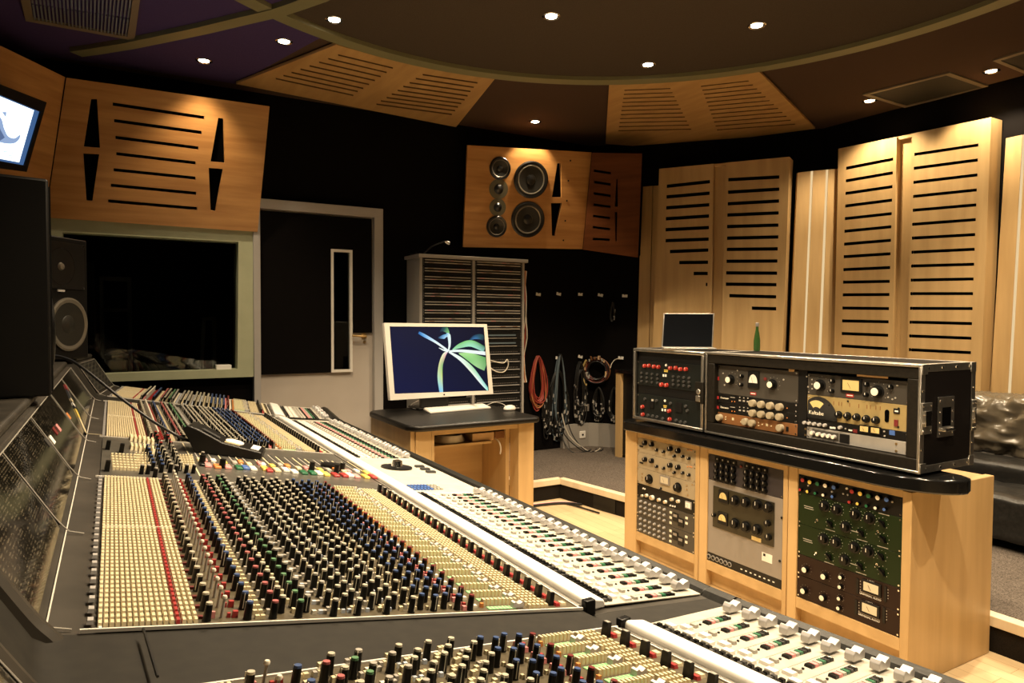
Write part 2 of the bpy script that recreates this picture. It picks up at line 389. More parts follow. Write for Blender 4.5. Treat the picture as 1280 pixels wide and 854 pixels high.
for i in range(len(ap) - 1):
    def sd(k):
        d = (ap[min(k + 1, len(ap) - 1)] - ap[max(k - 1, 0)]).normalized(); return V((-d.y, d.x, 0)) * 0.045
    q = [ap[i] - sd(i), ap[i + 1] - sd(i + 1), ap[i + 1] + sd(i + 1), ap[i] + sd(i)]
    b.hexa(q, [p + V((0, 0, 0.035)) for p in q], 'olive_trim')
struct(b.build('trim_3', origin=(0, 0, CZ)))
# slotted timber boards on the ceiling
def lerp2(a, c, t): return (a[0] + (c[0] - a[0]) * t, a[1] + (c[1] - a[1]) * t)
def slot_quad(l, r, h): return [(l[0], l[1] - h), (r[0], r[1] - h), (r[0], r[1] + h), (l[0], l[1] + h)]
def ceil_board(label, outer, rows, h):
    pz = CZ - 0.028
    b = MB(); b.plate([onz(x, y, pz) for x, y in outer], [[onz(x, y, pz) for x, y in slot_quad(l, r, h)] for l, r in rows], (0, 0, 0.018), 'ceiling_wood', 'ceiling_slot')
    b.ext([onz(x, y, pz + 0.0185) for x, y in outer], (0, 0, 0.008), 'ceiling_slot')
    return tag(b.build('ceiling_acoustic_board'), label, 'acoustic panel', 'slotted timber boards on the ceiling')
k = zc(290, 40, 3.657)
ra = [(k(*a), k(*c)) for a, c in zip([(485, 105), (440, 122), (398, 138), (355, 155), (313, 170), (272, 185), (235, 199), (200, 213)], [(735, 165), (707, 185), (680, 204), (653, 222), (627, 240), (600, 258), (575, 272), (555, 290)])]
rb = [(k(*a), k(*c)) for a, c in zip([(872, 195), (840, 213), (812, 232), (783, 249), (757, 267), (730, 284), (707, 300), (680, 315), (660, 330)], [(1122, 233), (1105, 253), (1090, 272), (1077, 292), (1063, 310), (1048, 327), (1033, 343), (1020, 360), (1005, 377)])]
ceil_board('wide slotted timber board on the ceiling above the door', [(420, 56), (470, 70), (520, 82), (570, 91), (620, 97), (570, 159), (295, 105)], ra + rb, 0.9)
k = zc(730, 70, 4)
ra = [(k(*lerp2((202, 172), (172, 374), t)), k(*lerp2((432, 163), (535, 366), t))) for t in [i / 10 for i in range(11)]]
rb = [(k(*lerp2((585, 152), (665, 370), t)), k(*lerp2((823, 125), (1055, 341), t))) for t in [i / 11 for i in range(12)]]
ceil_board('folded slotted timber board on the ceiling in the room corner', [(761.5, 104.5), (800, 104), (850, 100), (900, 95), (949, 90), (1019, 161), (830, 185.5), (757, 180)], ra + rb, 0.6)
# ------------------------------------------------------------------ ceiling lamps
LAMP = (1.0, 0.78, 0.51)
def downlight(x, y, label, power, spot=140, blend=0.75, soft=0.03, tilt=None, col=LAMP):
    r = thing('downlight', label, 'ceiling light', (x, y, CZ), 'halogen downlights in the ceiling')
    b = MB(); b.lathe((x, y, CZ + 0.0), (0, 0, -1), [(0.034, 0.0), (0.034, 0.006), (0.046, 0.010), (0.052, 0.006), (0.052, 0.0)], 24, 'chrome'); b.build('bezel', r)
    b = MB(); b.lathe((x, y, CZ - 0.004), (0, 0, -1), [(0.033, 0), (0.030, 0.003), (0.0, 0.006)], 20, 'lamp_glow'); b.build('bulb', r)
    ld = bpy.data.lights.new('lamp_light', 'SPOT'); ld.energy = power * 1.15; ld.color = col; ld.spot_size = math.radians(spot); ld.spot_blend = blend; ld.shadow_soft_size = soft
    lo = bpy.data.objects.new('lamp_light', ld); C.objects.link(lo); lo.location = (x, y, CZ - 0.03)
    if tilt:
        lo.rotation_euler = (V(tilt) - V(lo.location)).to_track_quat('-Z', 'Y').to_euler()
    attach(lo, r)
    return r
def dlp(px, py, *a, **kw):
    p = onz(px, py, CZ - 0.01); return downlight(p.x, p.y, *a, **kw)
DL = globals().get('DLP', {})
dlp(255, 77, 'halogen downlight in the violet ceiling above the window soffit', 44, spot=100, blend=0.7)
dlp(355, 53, 'halogen downlight between the violet ceiling and the crossing trim', 16, spot=110, blend=0.4)
dlp(418, 26, 'halogen downlight just inside the ceiling ring near the crossing trim', 80, spot=110, blend=0.5)
dlp(669, 153, 'small halogen downlight over the wall speaker', 55, spot=92, blend=0.3)
dlp(810, 82, 'brightest halogen downlight just inside the ring above the folded board', 130, spot=108, blend=0.5)
dlp(946, 33, 'halogen downlight in the middle of the round ceiling', 140, spot=124, blend=0.5)
dlp(1087, 127, 'halogen downlight at the corner of the square ceiling hatch', 60, spot=116, blend=0.6)
dlp(1239, 90, 'halogen downlight between the two ceiling hatches', 80, spot=116, blend=0.4)
for x, y, p, l in ((0.95, 3.1, 150, 'unseen halogen downlight over the far half of the mixing desk'), (1.15, 1.75, 230, 'unseen halogen downlight over the near half of the mixing desk'), (1.55, 0.75, 210, 'unseen halogen downlight over the near end of the mixing desk'), (2.2, 1.4, 150, 'added unseen downlight over the gap beside the mixing desk'), (3.9, 1.2, 120, 'added unseen downlight over the sofa side of the room'), (2.15, 3.3, 160, 'added unseen downlight over the computer desk'), (2.95, .35, 170, 'unseen halogen downlight in front of the rack cabinet end'), (4.55, 1.75, 190, 'added unseen downlight over the leather sofa')):
    downlight(x, y, l, p, spot=112, blend=0.6)  # unseen lamps outside the view, added to light desk, racks and sofa
# ------------------------------------------------------------------ ceiling hatches and vent
mat('hatch_frame', (0.20, 0.16, 0.11), 0.5)
def hatch(label, q, m, fm):
    r = thing('ceiling_hatch', label, 'ceiling hatch', sum([V(p) for p in q], V()) / 4, 'hatches in the ceiling')
    c = sum([V(p) for p in q], V()) / 4
    inn = [V(p) + (c - V(p)).normalized() * 0.05 for p in q]
    MB().plate([p - V((0, 0, 0.012)) for p in map(V, q)], [[p - V((0, 0, 0.012)) for p in inn]], (0, 0, 0.011), fm).build('frame', r)
    MB().ext([p - V((0, 0, 0.006)) for p in inn], (0, 0, 0.004), m).build('panel', r)
hatch('square fabric hatch in the ceiling above the slotted wall panels', [onz(x, y, CZ) for x, y in ((1078, 117), (1187, 89), (1238, 107), (1131, 133))], 'vent_dark', 'hatch_frame')
hatch('ceiling hatch cut by the right edge of the picture', [onz(x, y, CZ) for x, y in ((1241, 74), (1330, 46), (1390, 66), (1300, 98))], 'vent_dark', 'hatch_frame')
q = [onz(x, y, CZ) for x, y in ((20, -30), (176, -12), (168, 47), (32, 22))]
r = thing('air_vent', 'framed air vent with slats in the violet ceiling corner', 'air vent', sum(q, V()) / 4)
c = sum(q, V()) / 4; inn = [p + (c - p).normalized() * 0.06 for p in q]
MB().plate([p - V((0, 0, 0.02)) for p in q], [[p - V((0, 0, 0.02)) for p in inn]], (0, 0, 0.019), 'hatch_frame').build('frame', r)
MB().ext([p - V((0, 0, 0.004)) for p in inn], (0, 0, 0.003), 'void').build('backing', r)
b = MB()
for i in range(26):
    t = (i + 0.5) / 26; p0 = inn[3].lerp(inn[2], t); p1 = inn[0].lerp(inn[1], t); d = (inn[2] - inn[3]).normalized() * 0.004
    for s, e in ((0.0, 0.45), (0.5, 1.0)):
        a0 = p0.lerp(p1, s); a1 = p0.lerp(p1, e); z = V((0, 0, 0.018))
        b.hexa([a0 - d - z, a0 + d - z, a1 + d - z, a1 - d - z], [a0 - d - z * .3, a0 + d - z * .3, a1 + d - z * .3, a1 - d - z * .3], 'vent_blue')
b.build('slat', r)
# ------------------------------------------------------------------ slotted soffit boards
PS = Plane((0.3, 5.45, 2.04), 90, 15)
def board(b, pl, outer, holes, th, m, mh=None):
    b.plate([pl.px(x, y) for x, y in outer], [[pl.px(x, y) for x, y in h] for h in holes], pl.n * -th, m, mh); return b
def shade_box(pl, outer, d0, d1, m): return MB().ext([pl.px(x, y) - pl.n * d0 for x, y in outer], pl.n * -(d1 - d0), m)
k = zc(0, 0, 2.944)
sl = [((415, 383), (752, 433)), ((420, 444), (742, 488)), ((425, 506), (730, 545)), ((428, 566), (720, 600)), ((418, 625), (720, 656)), ((408, 682), (722, 712)), ((398, 740), (725, 768))]
holes = [slot_quad(k(*a), k(*c), 2.0) for a, c in sl]
for t in ([(335, 365), (357, 365), (368, 545), (308, 540)], [(306, 565), (365, 568), (340, 740), (318, 738)], [(803, 434), (822, 436), (827, 600), (775, 595)], [(768, 618), (820, 622), (793, 778), (775, 775)]): holes.append([k(*p) for p in t])
out = [(83, 97), (337, 133), (322, 290), (57, 272)]
r = thing('soffit_board', 'orange timber soffit board with slots above the control room window', 'acoustic panel', PS.px(200, 290))
board(MB(), PS, out, holes, 0.03, 'cherry').build('board', r, bevel=0.002)
shade_box(PS, out, 0.032, 0.06, 'void').build('backing', r)
p = PS.px(57, 272); PL = Plane(p, 34.6, 15)
out = [(-90, 13), (81.5, 96.5), (55.5, 272), (-90, 246)]
r = thing('soffit_board', 'plain timber soffit board behind the wall television', 'acoustic panel', PL.px(20, 262))
board(MB(), PL, out, [], 0.03, 'cherry').build('board', r, bevel=0.002)
# ------------------------------------------------------------------ wall speaker
PK = Plane(onY(579, 310, 5.46), 99, 12)
k = zc(560, 170, 5.12)
r = thing('wall_speaker', 'timber fronted wall speaker with two woofers high in the corner', 'speaker', PK.px(650, 315))
out = [(584.5, 181.5), (739.5, 190.5), (728, 311.5), (579, 309)]
holes = [[k(*p) for p in t] for t in ([(700, 175), (722, 175), (728, 392), (665, 392)], [(659, 430), (729, 430), (688, 640), (666, 640)])]
board(MB(), PK, out, holes, 0.03, 'cherry').build('baffle', r, bevel=0.002)
shade_box(PK, out, 0.031, 0.075, 'void').build('cabinet', r)
sc = (PK.px(660, 250) - CAM).length / F
def driver(cx, cy, rpx, kind):
    p = PK.px(*k(cx, cy)); R = rpx / 5.12 * sc * 1.02; n = PK.n
    b = MB()
    if kind == 'tweeter':
        b.lathe(p, n, [(R, 0.001), (R, 0.006), (R * .5, 0.006), (R * .42, 0.012), (R * .3, 0.022), (0, 0.028)], 28, 'x', ['tweeter_plate', 'tweeter_plate', 'driver_black', 'driver_black', 'driver_black'])
        b.build('tweeter', r); return
    b.lathe(p, n, [(R, 0.001), (R, 0.012), (R * .93, 0.018), (R * .80, 0.014)], 36, 'driver_black', caps=(True, False))
    o = b.build(kind, r)
    c = MB(); c.lathe(p, n, [(R * .80, 0.012), (R * .76, 0.016), (R * .70, 0.012)], 36, 'cone_ring', caps=(False, False)); c.build('surround', o)
    c = MB(); c.lathe(p, n, [(R * .71, 0.0125), (R * .28, 0.003), (R * .26, 0.008), (R * .15, 0.014), (0, 0.016)], 36, 'x', ['cone', 'driver_black', 'driver_black', 'driver_black'], caps=(False, False)); c.build('cone', o)
driver(530, 280, 112, 'woofer'); driver(510, 535, 110, 'woofer'); driver(332, 208, 67, 'midrange'); driver(310, 580, 65, 'midrange'); driver(323, 340, 60, 'tweeter'); driver(317, 457, 53, 'tweeter')
b = MB()
for p in ((783, 158), (770, 287), (760, 415), (750, 543), (738, 668)): b.cyl(PK.px(*k(*p)) + PK.n * 0.0005, PK.n, 0.008, 0.003, 'black', 8)
b.build('bolt', r)
PC = Plane(PK.px(728, 312), 142, 15)
k = zc(730, 180, 5.34)
out = [(740, 191), (802, 192), (797, 322), (728.5, 312)]
holes = [slot_quad(k(*a), k(*c), 1.6) for a, c in [((65, 178), (180, 196)), ((65, 254), (178, 271)), ((62, 330), (178, 347)), ((62, 405), (177, 421)), ((60, 481), (174, 496)), ((58, 556), (174, 570)), ((58, 634), (172, 641))]]
holes += [[k(*p) for p in t] for t in ([(216, 235), (224, 235), (226, 420), (204, 420)], [(204, 455), (222, 455), (218, 650), (210, 650)])]
r = thing('soffit_board', 'slotted timber board, shade in its dark red colour, beside the wall speaker', 'acoustic panel', PC.px(765, 318))
board(MB(), PC, out, holes, 0.03, 'cherry_shaded').build('board', r); shade_box(PC, out, 0.032, 0.12, 'void').build('backing', r)
# ------------------------------------------------------------------ slotted maple wall panels
def wall_panel(name, label, pl, leaves, channel, outer, rows, h, th):
    r = thing(name, label, 'acoustic panel', pl.px(*outer[3]), 'tall slotted maple wall panels')
    for lf, rw in zip(leaves, rows):
        board(MB(), pl, lf, [slot_quad(a, c, h) for a, c in rw], 0.022, 'maple', 'void').build('slotted_leaf', r, bevel=0.0015)
    pl2 = pl.off(-0.055)
    MB().ext([pl2.px(x, y) for x, y in channel], pl.n * -0.009, 'maple').build('channel', r)
    b = MB()
    for i, j, sg in ((0, 3, -1), (1, 2, 1)):
        a, d = pl.px(*channel[i]), pl.px(*channel[j]); e = pl.a * (.012 * sg); g = pl.a * (.0006 * -sg)
        q = [a + g - pl.n * .023, d + g - pl.n * .023, d + e - pl.n * .023, a + e - pl.n * .023]; b.hexa(q, [p - pl.n * .04 for p in q], 'maple')
    b.build('stile', r)
    
    b = MB()
    for lf in leaves:
        cb_ = sum([pl.px(x, y) for x, y in lf], V()) / 4; b.ext([cb_ + (pl.px(x, y) - cb_) * .93 - pl.n * 0.023 for x, y in lf], pl.n * -0.003, 'void')
    b.build('backing', r)
    c = MB(); q = [pl.px(x, y) for x, y in outer]
    for i in range(4):
        a, d = q[i], q[(i + 1) % 4]; cc = sum(q, V()) / 4
        e = (d - a).normalized(); w = e.cross(pl.n); w = w if w.dot(cc - a) > 0 else -w
        fr4 = [p - pl.n * .0222 for p in (a, d, d + w * 0.02, a + w * 0.02)]; c.hexa(fr4, [p - pl.n * (th - .0222) for p in fr4], 'maple')
    c.build('frame', r)
P1 = Plane((4.40, 4.92, 1.0), 152)
k = zc(780, 140, 2.56)
yl = [238, 272, 307, 342, 377, 412, 447, 482, 517, 552]; xl = [137, 136, 135, 134, 133, 133, 147, 177, 223, 262]; xr = [275, 274, 273, 272, 272, 271, 270, 269, 268, 267]; yr = [223, 260, 297, 333, 370, 407, 442, 481, 517, 552]
A = [(k(a, c), k(d, e)) for a, c, d, e in zip(xl, yl, xr, yr)]
B = [(k(*a), k(*c)) for a, c in [((334, 217), (497, 208)), ((333, 257), (497, 247)), ((332, 294), (496, 285)), ((331, 330), (495, 323)), ((330, 367), (494, 362)), ((330, 404), (494, 400)), ((329, 440), (492, 438)), ((328, 478), (491, 477)), ((327, 515), (490, 516)), ((326, 551), (488, 553)), ((337, 588), (487, 592)), ((409, 628), (487, 630))]]
wall_panel('wall_panel', 'slotted maple wall panel with stepped short slots behind the laptop', P1, [[(824, 211), (892, 204.7), (886, 560), (811, 560)], [(907.5, 203.3), (987, 196), (974, 560), (898, 560)]], [(892, 205), (907.5, 203.5), (898, 560), (886, 560)], [(824, 211), (987, 196), (974, 560), (811, 560)], [A, B], 2.1, 0.16)
P2 = Plane((5.30, 3.0, 1.0), 180)
k = zc(1030, 140, 2.668)
yl = [188, 230, 272, 314, 356, 398, 441, 483, 526, 568, 610, 654, 697, 739, 780]; yr = [157, 203, 249, 294, 339, 383, 428, 473, 519, 565, 609, 656, 700, 745, 790]
A = [(k(74 - 16 * i / 14, a), k(231 - 18 * i / 14, c)) for i, (a, c) in enumerate(zip(yl, yr))]
yl = [142, 188, 235, 282, 328, 375, 421, 468, 514, 561, 606, 655, 701, 747, 793]; yr = [110, 160, 210, 260, 310, 359, 409, 458, 508, 557, 606, 656, 706, 755, 803]
B = [(k(301 - 18 * i / 14, a), k(515 - 25 * i / 14, c)) for i, (a, c) in enumerate(zip(yl, yr))]
wall_panel('wall_panel', 'largest slotted maple wall panel with full rows of slots', P2, [[(1048, 186), (1121, 171), (1113, 560), (1040, 560)], [(1140, 167), (1239, 146.5), (1223, 560), (1132, 560)]], [(1121, 171), (1140, 167), (1132, 560), (1113, 560)], [(1048, 186), (1239, 146.5), (1223, 560), (1040, 560)], [A, B], 1.9, 0.15)
P3 = Plane((5.42, 3.0, 1.0), 180); P4 = P1.off(-0.12)
_a, _b = P4.px(997, 300), onX(1047, 300, 5.36); P5 = Plane(_a, math.degrees(math.atan2((_b - _a).x, (_b - _a).y)))
def plank(label, pl, tl, tr, br, bl, m='maple', d=0.025, grp='narrow maple boards on the wall'):
    b = MB().ext([pl.px(*p) for p in (tl, tr, br, bl)], pl.n * -d, m); tag(b.build('glowing_strip' if m == 'strip_glow' else 'wall_board'), label, 'light strip' if m == 'strip_glow' else 'wall board', grp)
plank('narrow maple wall board nearest the stepped panel, right of it', P5, (997, 216), (1013.5, 214), (999, 560), (982, 560))
plank('middle narrow maple wall board between the two slotted panels', P5, (1016.5, 213.7), (1032.5, 212.2), (1018, 560), (1001.5, 560))
plank('narrow maple wall board against the left side of the largest panel', P5, (1035.5, 212), (1047, 211), (1040, 560), (1022, 560))
plank('outer narrow maple wall board left of the stepped panel', P4, (802, 233.5), (815.5, 232.5), (808, 560), (793, 560))
plank('inner narrow maple wall board tucked against the stepped panel', P4, (816.6, 232.3), (825, 232), (815, 560), (808.8, 560))
plank('tall maple wall board right of the largest panel', P3, (1257.5, 173), (1278, 168.5), (1258, 520), (1236, 520))
plank('maple wall board at the right edge of the picture', P3, (1282, 167.5), (1330, 158), (1312, 520), (1262, 520))
P3b = P3.off(-0.004); P4b = P5.off(-0.004)
for lab, q in (('thin warm glowing strip between the first and second narrow boards', ((1013.5, 214), (1016.5, 213.7), (1001.7, 560), (998.5, 560))), ('thin warm glowing strip between the second and third narrow boards', ((1032.5, 212.2), (1035.5, 212), (1021.7, 560), (1017.8, 560))), ('thin warm glowing strip beside the board at the right edge', ((1278.3, 168.5), (1281.8, 167.5), (1262, 520), (1258, 520)))):
    plank(lab, P3b if q[0][0] > 1100 else P4b, *q, m='strip_glow', d=0.012, grp='glowing strips between wall boards')
# ------------------------------------------------------------------ control room window
PW = Plane((0.3, 5.48, 1.5), 90)
def wq(*ps): return [PW.px(*p) for p in ps]
b = MB(); R_ = PW.px(323.5, 288); B_ = PW.px(319, 471)
o4 = [V((-0.42, 5.48, B_.z)), V((B_.x, 5.48, B_.z)), V((R_.x, 5.48, 2.10)), V((-0.42, 5.48, 2.10))]
h4 = wq((79, 469.5), (297, 461.5), (298, 302.5), (78, 290))
b.plate(o4, [h4], (0, 0.13, 0), 'window_paint'); wf = struct(b.build('window_1', origin=(0.3, 5.48, 1.0), bevel=0.003))
g = MB().ext([p + V((0, 0.10, 0)) + (p - V((0.25, 5.48, 1.5))) * 0.02 for p in h4], (0, 0.006, 0), 'glass').build('pane', wf)
tag(MB().bx(*PW.px(271, 464)[:1], 5.50, h4[0].z + 0.0, PW.px(290, 464).x, 5.57, h4[0].z + 0.035, 'white').build('box', bevel=0.003), 'small white box on the window sill at its right end', 'box')
bpy.data.objects['box'].location.z += 0.004
bpy.data.objects['box'].name = 'white_box'
# things in the dark room behind the glass
mat('pale_board', (0.42, 0.40, 0.36), 0.6)
def inroom(x, y, Y): return onY(x, y, Y)
p0, p1, p2 = inroom(250, 455, 7.0), inroom(253, 397, 7.0), inroom(270, 396, 7.0)
b = MB(); q = [p0, p0 + V((0.03, 0, 0)), p1 + V((0.03, 0, 0)), p1]; b.ext(q, (0, 0.03, 0), 'pale_board'); b.ext([p1, p2, p2 - V((0, 0, 0.03)), p1 - V((0, 0, 0.03))], (0, 0.03, 0), 'pale_board')
b.bx(p0.x, 7.0, 0.0, p0.x + 0.03, 7.03, p0.z + .01, 'pale_board'); b.bx(p2.x - .03, 7.0, 0, p2.x, 7.03, p2.z, 'pale_board')
tag(b.build('stand_frame'), 'pale upright frame standing in the dark room behind the glass', 'stand')
b = MB(); x0 = inroom(125, 400, 7.6).x; x1 = inroom(165, 400, 7.6).x
for z in (0.0, 0.5, 1.0, 1.45, 1.75): b.bx(x0, 7.6, z, x1, 7.95, z + 0.03, 'grey_panel')
for x in (x0, x1 - .03): b.bx(x, 7.6, 0, x + 0.03, 7.95, 1.78, 'grey_panel')
tag(b.build('shelf_unit'), 'dim shelf unit in the dark room behind the glass', 'shelf')
# ------------------------------------------------------------------ door
PD = Plane((1.4, 5.50, 1.2), 90)
TR = PD.px(477, 262); dz = 0.15
x0, x1 = 0.92, TR.x; zt = TR.z
r = MB(); jw = 0.075
for a in ((x0, 5.46, zt - jw, x1, 5.55, zt), (x1 - jw, 5.46, dz, x1, 5.55, zt - jw), (x0, 5.46, dz, x0 + 0.05, 5.55, zt - jw)): r.bx(*a, 'frame_grey')
dr = struct(r.build('door_1', origin=(1.4, 5.5, dz), bevel=0.003))
PDl = Plane((1.4, 5.50, 1.2), 90)
vo = [PDl.px(*p) for p in ((413.5, 465.5), (440, 465.5), (441, 313), (415, 313))]
vx0, vx1, vz0, vz1 = vo[0].x, vo[1].x, vo[0].z, vo[2].z
hole = [(vx0 + .02, 5.51, vz0 + .02), (vx1 - .02, 5.51, vz0 + .02), (vx1 - .02, 5.51, vz1 - .02), (vx0 + .02, 5.51, vz1 - .02)]
MB().plate([(x0 + .05, 5.51, dz), (x1 - jw, 5.51, dz), (x1 - jw, 5.51, zt - jw), (x0 + .05, 5.51, zt - jw)], [hole], (0, 0.035, 0), 'door_paint').build('door_leaf', dr)
zl = PDl.px(400, 466).z; zh = PDl.px(452, 416).z
MB().ext([(x0 + .05, 5.508, zl), (vx0 - .001, 5.508, zl), (vx0 - .001, 5.508, vz1), (vx1 + .001, 5.508, vz1), (vx1 + .001, 5.508, zh), (x1 - jw - .012, 5.508, zh), (x1 - jw - .012, 5.508, zt - jw - .012), (x0 + .05, 5.508, zt - jw - .012)], (0, -0.02, 0), 'black_fabric').build('acoustic_pad', dr)
MB().plate([(vx0, 5.51, vz0), (vx1, 5.51, vz0), (vx1, 5.51, vz1), (vx0, 5.51, vz1)], [hole], (0, -0.03, 0), 'white_paint').build('vision_frame', dr, bevel=0.002)
MB().ext(hole, (0, -0.004, 0), 'glass').build('vision_pane', dr)
hp = PDl.px(455, 420); b = MB(); b.cyl((hp.x, 5.507, hp.z), (0, -1, 0), 0.025, 0.008, 'brass', 16); b.tube([(hp.x, 5.50, hp.z), (hp.x, 5.46, hp.z), (hp.x - 0.03, 5.455, hp.z), (hp.x - 0.11, 5.455, hp.z + 0.005)], 0.009, 'brass', 8); b.cyl((hp.x + 0.005, 5.507, hp.z - 0.05), (0, -1, 0), 0.012, 0.006, 'brass', 12); b.build('handle', dr)
# ------------------------------------------------------------------ patch rack
RY = 5.24
TL = onY(510, 318, RY); TRr = onY(655, 326, RY)
rx0, rx1 = onY(524.5, 360, RY).x, onY(655.5, 360, RY).x; rz1 = onY(527, 322, RY).z
PR_ = Plane((rx0, RY, 0), 90)
r = thing('patch_rack', 'tall white twin rack tower of patch panels behind the computer desk', 'rack', ((rx0 + rx1) / 2, RY, 0.15))
xm = onY(592, 400, RY).x; w = 0.022
fx0 = onY(528, 360, RY).x
b = MB(); b.bx(rx0, RY + .02, .15, rx0 + .03, 5.52, rz1, 'rack_grey'); b.bx(rx0, RY, .15, fx0, RY + .019, rz1, 'rack_grey'); b.build('side_panel', r)
b = MB(); b.bx(rx1 - w, RY, .15, rx1, 5.52, rz1, 'rack_grey'); b.build('side_panel', r)
b = MB(); b.bx(xm - .012, RY, .15, xm + .012, 5.35, rz1, 'rack_grey'); b.build('divider', r)
b = MB(); b.bx(rx0 - .02, RY - .03, rz1, rx1 + .02, 5.53, rz1 + .028, 'rack_grey'); b.build('top_panel', r, bevel=0.003)
b = MB(); b.bx(rx0 + .03, 5.4, .16, rx1 - w, 5.42, rz1 - .01, 'void'); b.build('back_panel', r)
b = MB(); b.bx(fx0, RY + .012, .15, rx1 - w, RY + .05, .30, 'rack_grey'); b.build('plinth', r)
k = zc(500, 300, 3.883)
colspan = [(fx0 + .004, xm - .013), (xm + .013, rx1 - w - .004)]
for ci, (c0, c1) in enumerate(colspan):
    zt = onY(*k(120 if ci == 0 else 380, 84 if ci == 0 else 96), RY).z; pitch = 0.0685; nr = 20
    for i in range(nr):
        z1_ = zt - i * pitch; z0_ = z1_ - pitch + .003
        if ci == 0 and i > 9 and i < 17: continue        # nothing of these shows behind the monitor
        if z0_ < .31: break
        mid = ci == 1 and 9 <= i <= 10; low = i >= 11
        b = MB(); b.bx(c0, RY + .004, z0_, c1, RY + .02, z1_, 'black'); rr = random.Random(i * 7 + ci)
        if low:
            b.bx(c0 + .02, RY - .003, z0_ + .010, c1 - .02, RY + .005, z0_ + .017, 'grey_plastic')
            for j in range(22): b.bx(c0 + .03 + j * (c1 - c0 - .06) / 22, RY - .002, z0_ + .030, c0 + .034 + j * (c1 - c0 - .06) / 22, RY + .005, z0_ + .036, 'grey_panel')
        elif mid:
            b.bx(c0 + .06, RY - .001, z0_ + .034, c1 - .06, RY + .005, z0_ + .046, 'cable_blue'); b.bx(c0 + .05, RY - .002, z0_ + .012, c1 - .05, RY + .005, z0_ + .016, 'patch_silver')
        else:
            for zz in (.022, .043):
                x = c0 + .018
                b.bx(c0 + .018, RY - .004, z0_ + zz, c1 - .018, RY + .005, z0_ + zz + .007, 'patch_silver')
                for j in range(3):
                    x = c0 + .03 + rr.random() * (c1 - c0 - .12); b.bx(x, RY - .0045, z0_ + zz + .001, x + .05, RY, z0_ + zz + .005, rr.choice(['cream_panel', 'pink', 'grey_cap', 'copper_panel']))
        for j in range(6):
            for x in (c0 + .007, c1 - .007): b.bx(x - .002, RY + .0, z0_ + .006 + j * .010, x + .002, RY + .006, z0_ + .009 + j * .010, 'grey_plastic')
        o = b.build('patch_bay', origin=((c0 + c1) / 2, RY, z0_))
        side = 'left' if ci == 0 else 'right'
        tag(o, 'patch panel in the %s column of the rack tower, %s from the top' % (side, ORD[i]), 'patch panel', 'patch panels in the rack tower')
# cables looping out of the rack and the small lamp on it
b = MB(); px = lambda x, y, Y=RY - .03: onY(x, y, Y)
b.tube([px(*k(440, 585), RY - .01), px(*k(500, 598)), px(*k(520, 580)), px(*k(525, 610)), px(*k(505, 640)), px(*k(470, 640)), px(*k(440, 622), RY - .01)], 0.005, 'cable_white', 6, 5)
tag(b.build('patch_cable'), 'white cord looping out of the rack tower beside the monitor', 'cable')
b = MB(); p = px(520, 322, RY + .12); b.tube([(p.x, RY + .12, rz1 + .045), px(528, 318, RY + .12), px(540, 308, RY + .12), px(556, 302, RY + .12)], .006, 'black', 8, 4); b.lathe(px(556, 302, RY + .12), (1, 0, -.3), [(.008, 0), (.016, .03), (.014, .045)], 12, 'chrome'); b.cyl((p.x, RY + .12, rz1 + .0292), (0, 0, 1), .05, .012, 'black', 16)
tag(b.build('gooseneck_lamp'), 'small black gooseneck lamp on top of the rack tower', 'lamp')
# ------------------------------------------------------------------ hanging cables and their tags
WBK = Plane((0, 5.548, 0), 90); WCN = Plane((4.08, 5.563, 0), math.degrees(math.atan2(1.39, -1.585)))
def wpl(x): return WBK if x < 736 else WCN           # the wall turns at the corner
def hw(x, y, d=.0): return wpl(x).px(x, y, d)
tags = [(673, 368), (698.5, 367.5), (725.5, 368), (750.5, 369), (781, 370), (697.5, 447.5), (725.5, 446), (776, 447.5)]
tl = ['white paper tag beside the rack, leftmost of the upper row of tags', 'white paper tag, second from the left in the upper row', 'white paper tag, third from the left in the upper row', 'white paper tag, fourth from the left in the upper row', 'white paper tag nearest the maple boards in the upper row', 'white paper tag over the pale blue hanging cable', 'white paper tag hanging alone over black cables in the lower row', 'white paper tag right of the ring of mixed cables']
for (x, y), l in zip(tags, tl):
    W_ = wpl(x); p = W_.px(x, y, .02); a = random.uniform(-.25, .1); u = (W_.a * math.cos(a) + W_.b * math.sin(a)) * .026; w = (W_.b * math.cos(a) - W_.a * math.sin(a)) * .014
    q4 = [p - u - w, p + u - w, p + u + w, p - u + w]; b = MB().hexa(q4, [q - W_.n * .002 for q in q4], 'paper')
    b.cyl(p + W_.b * .011 - W_.n * .0195, W_.n, .004, .03, 'black', 8)
    tag(b.build('paper_tag'), l, 'tag', 'paper tags over the cable hooks')
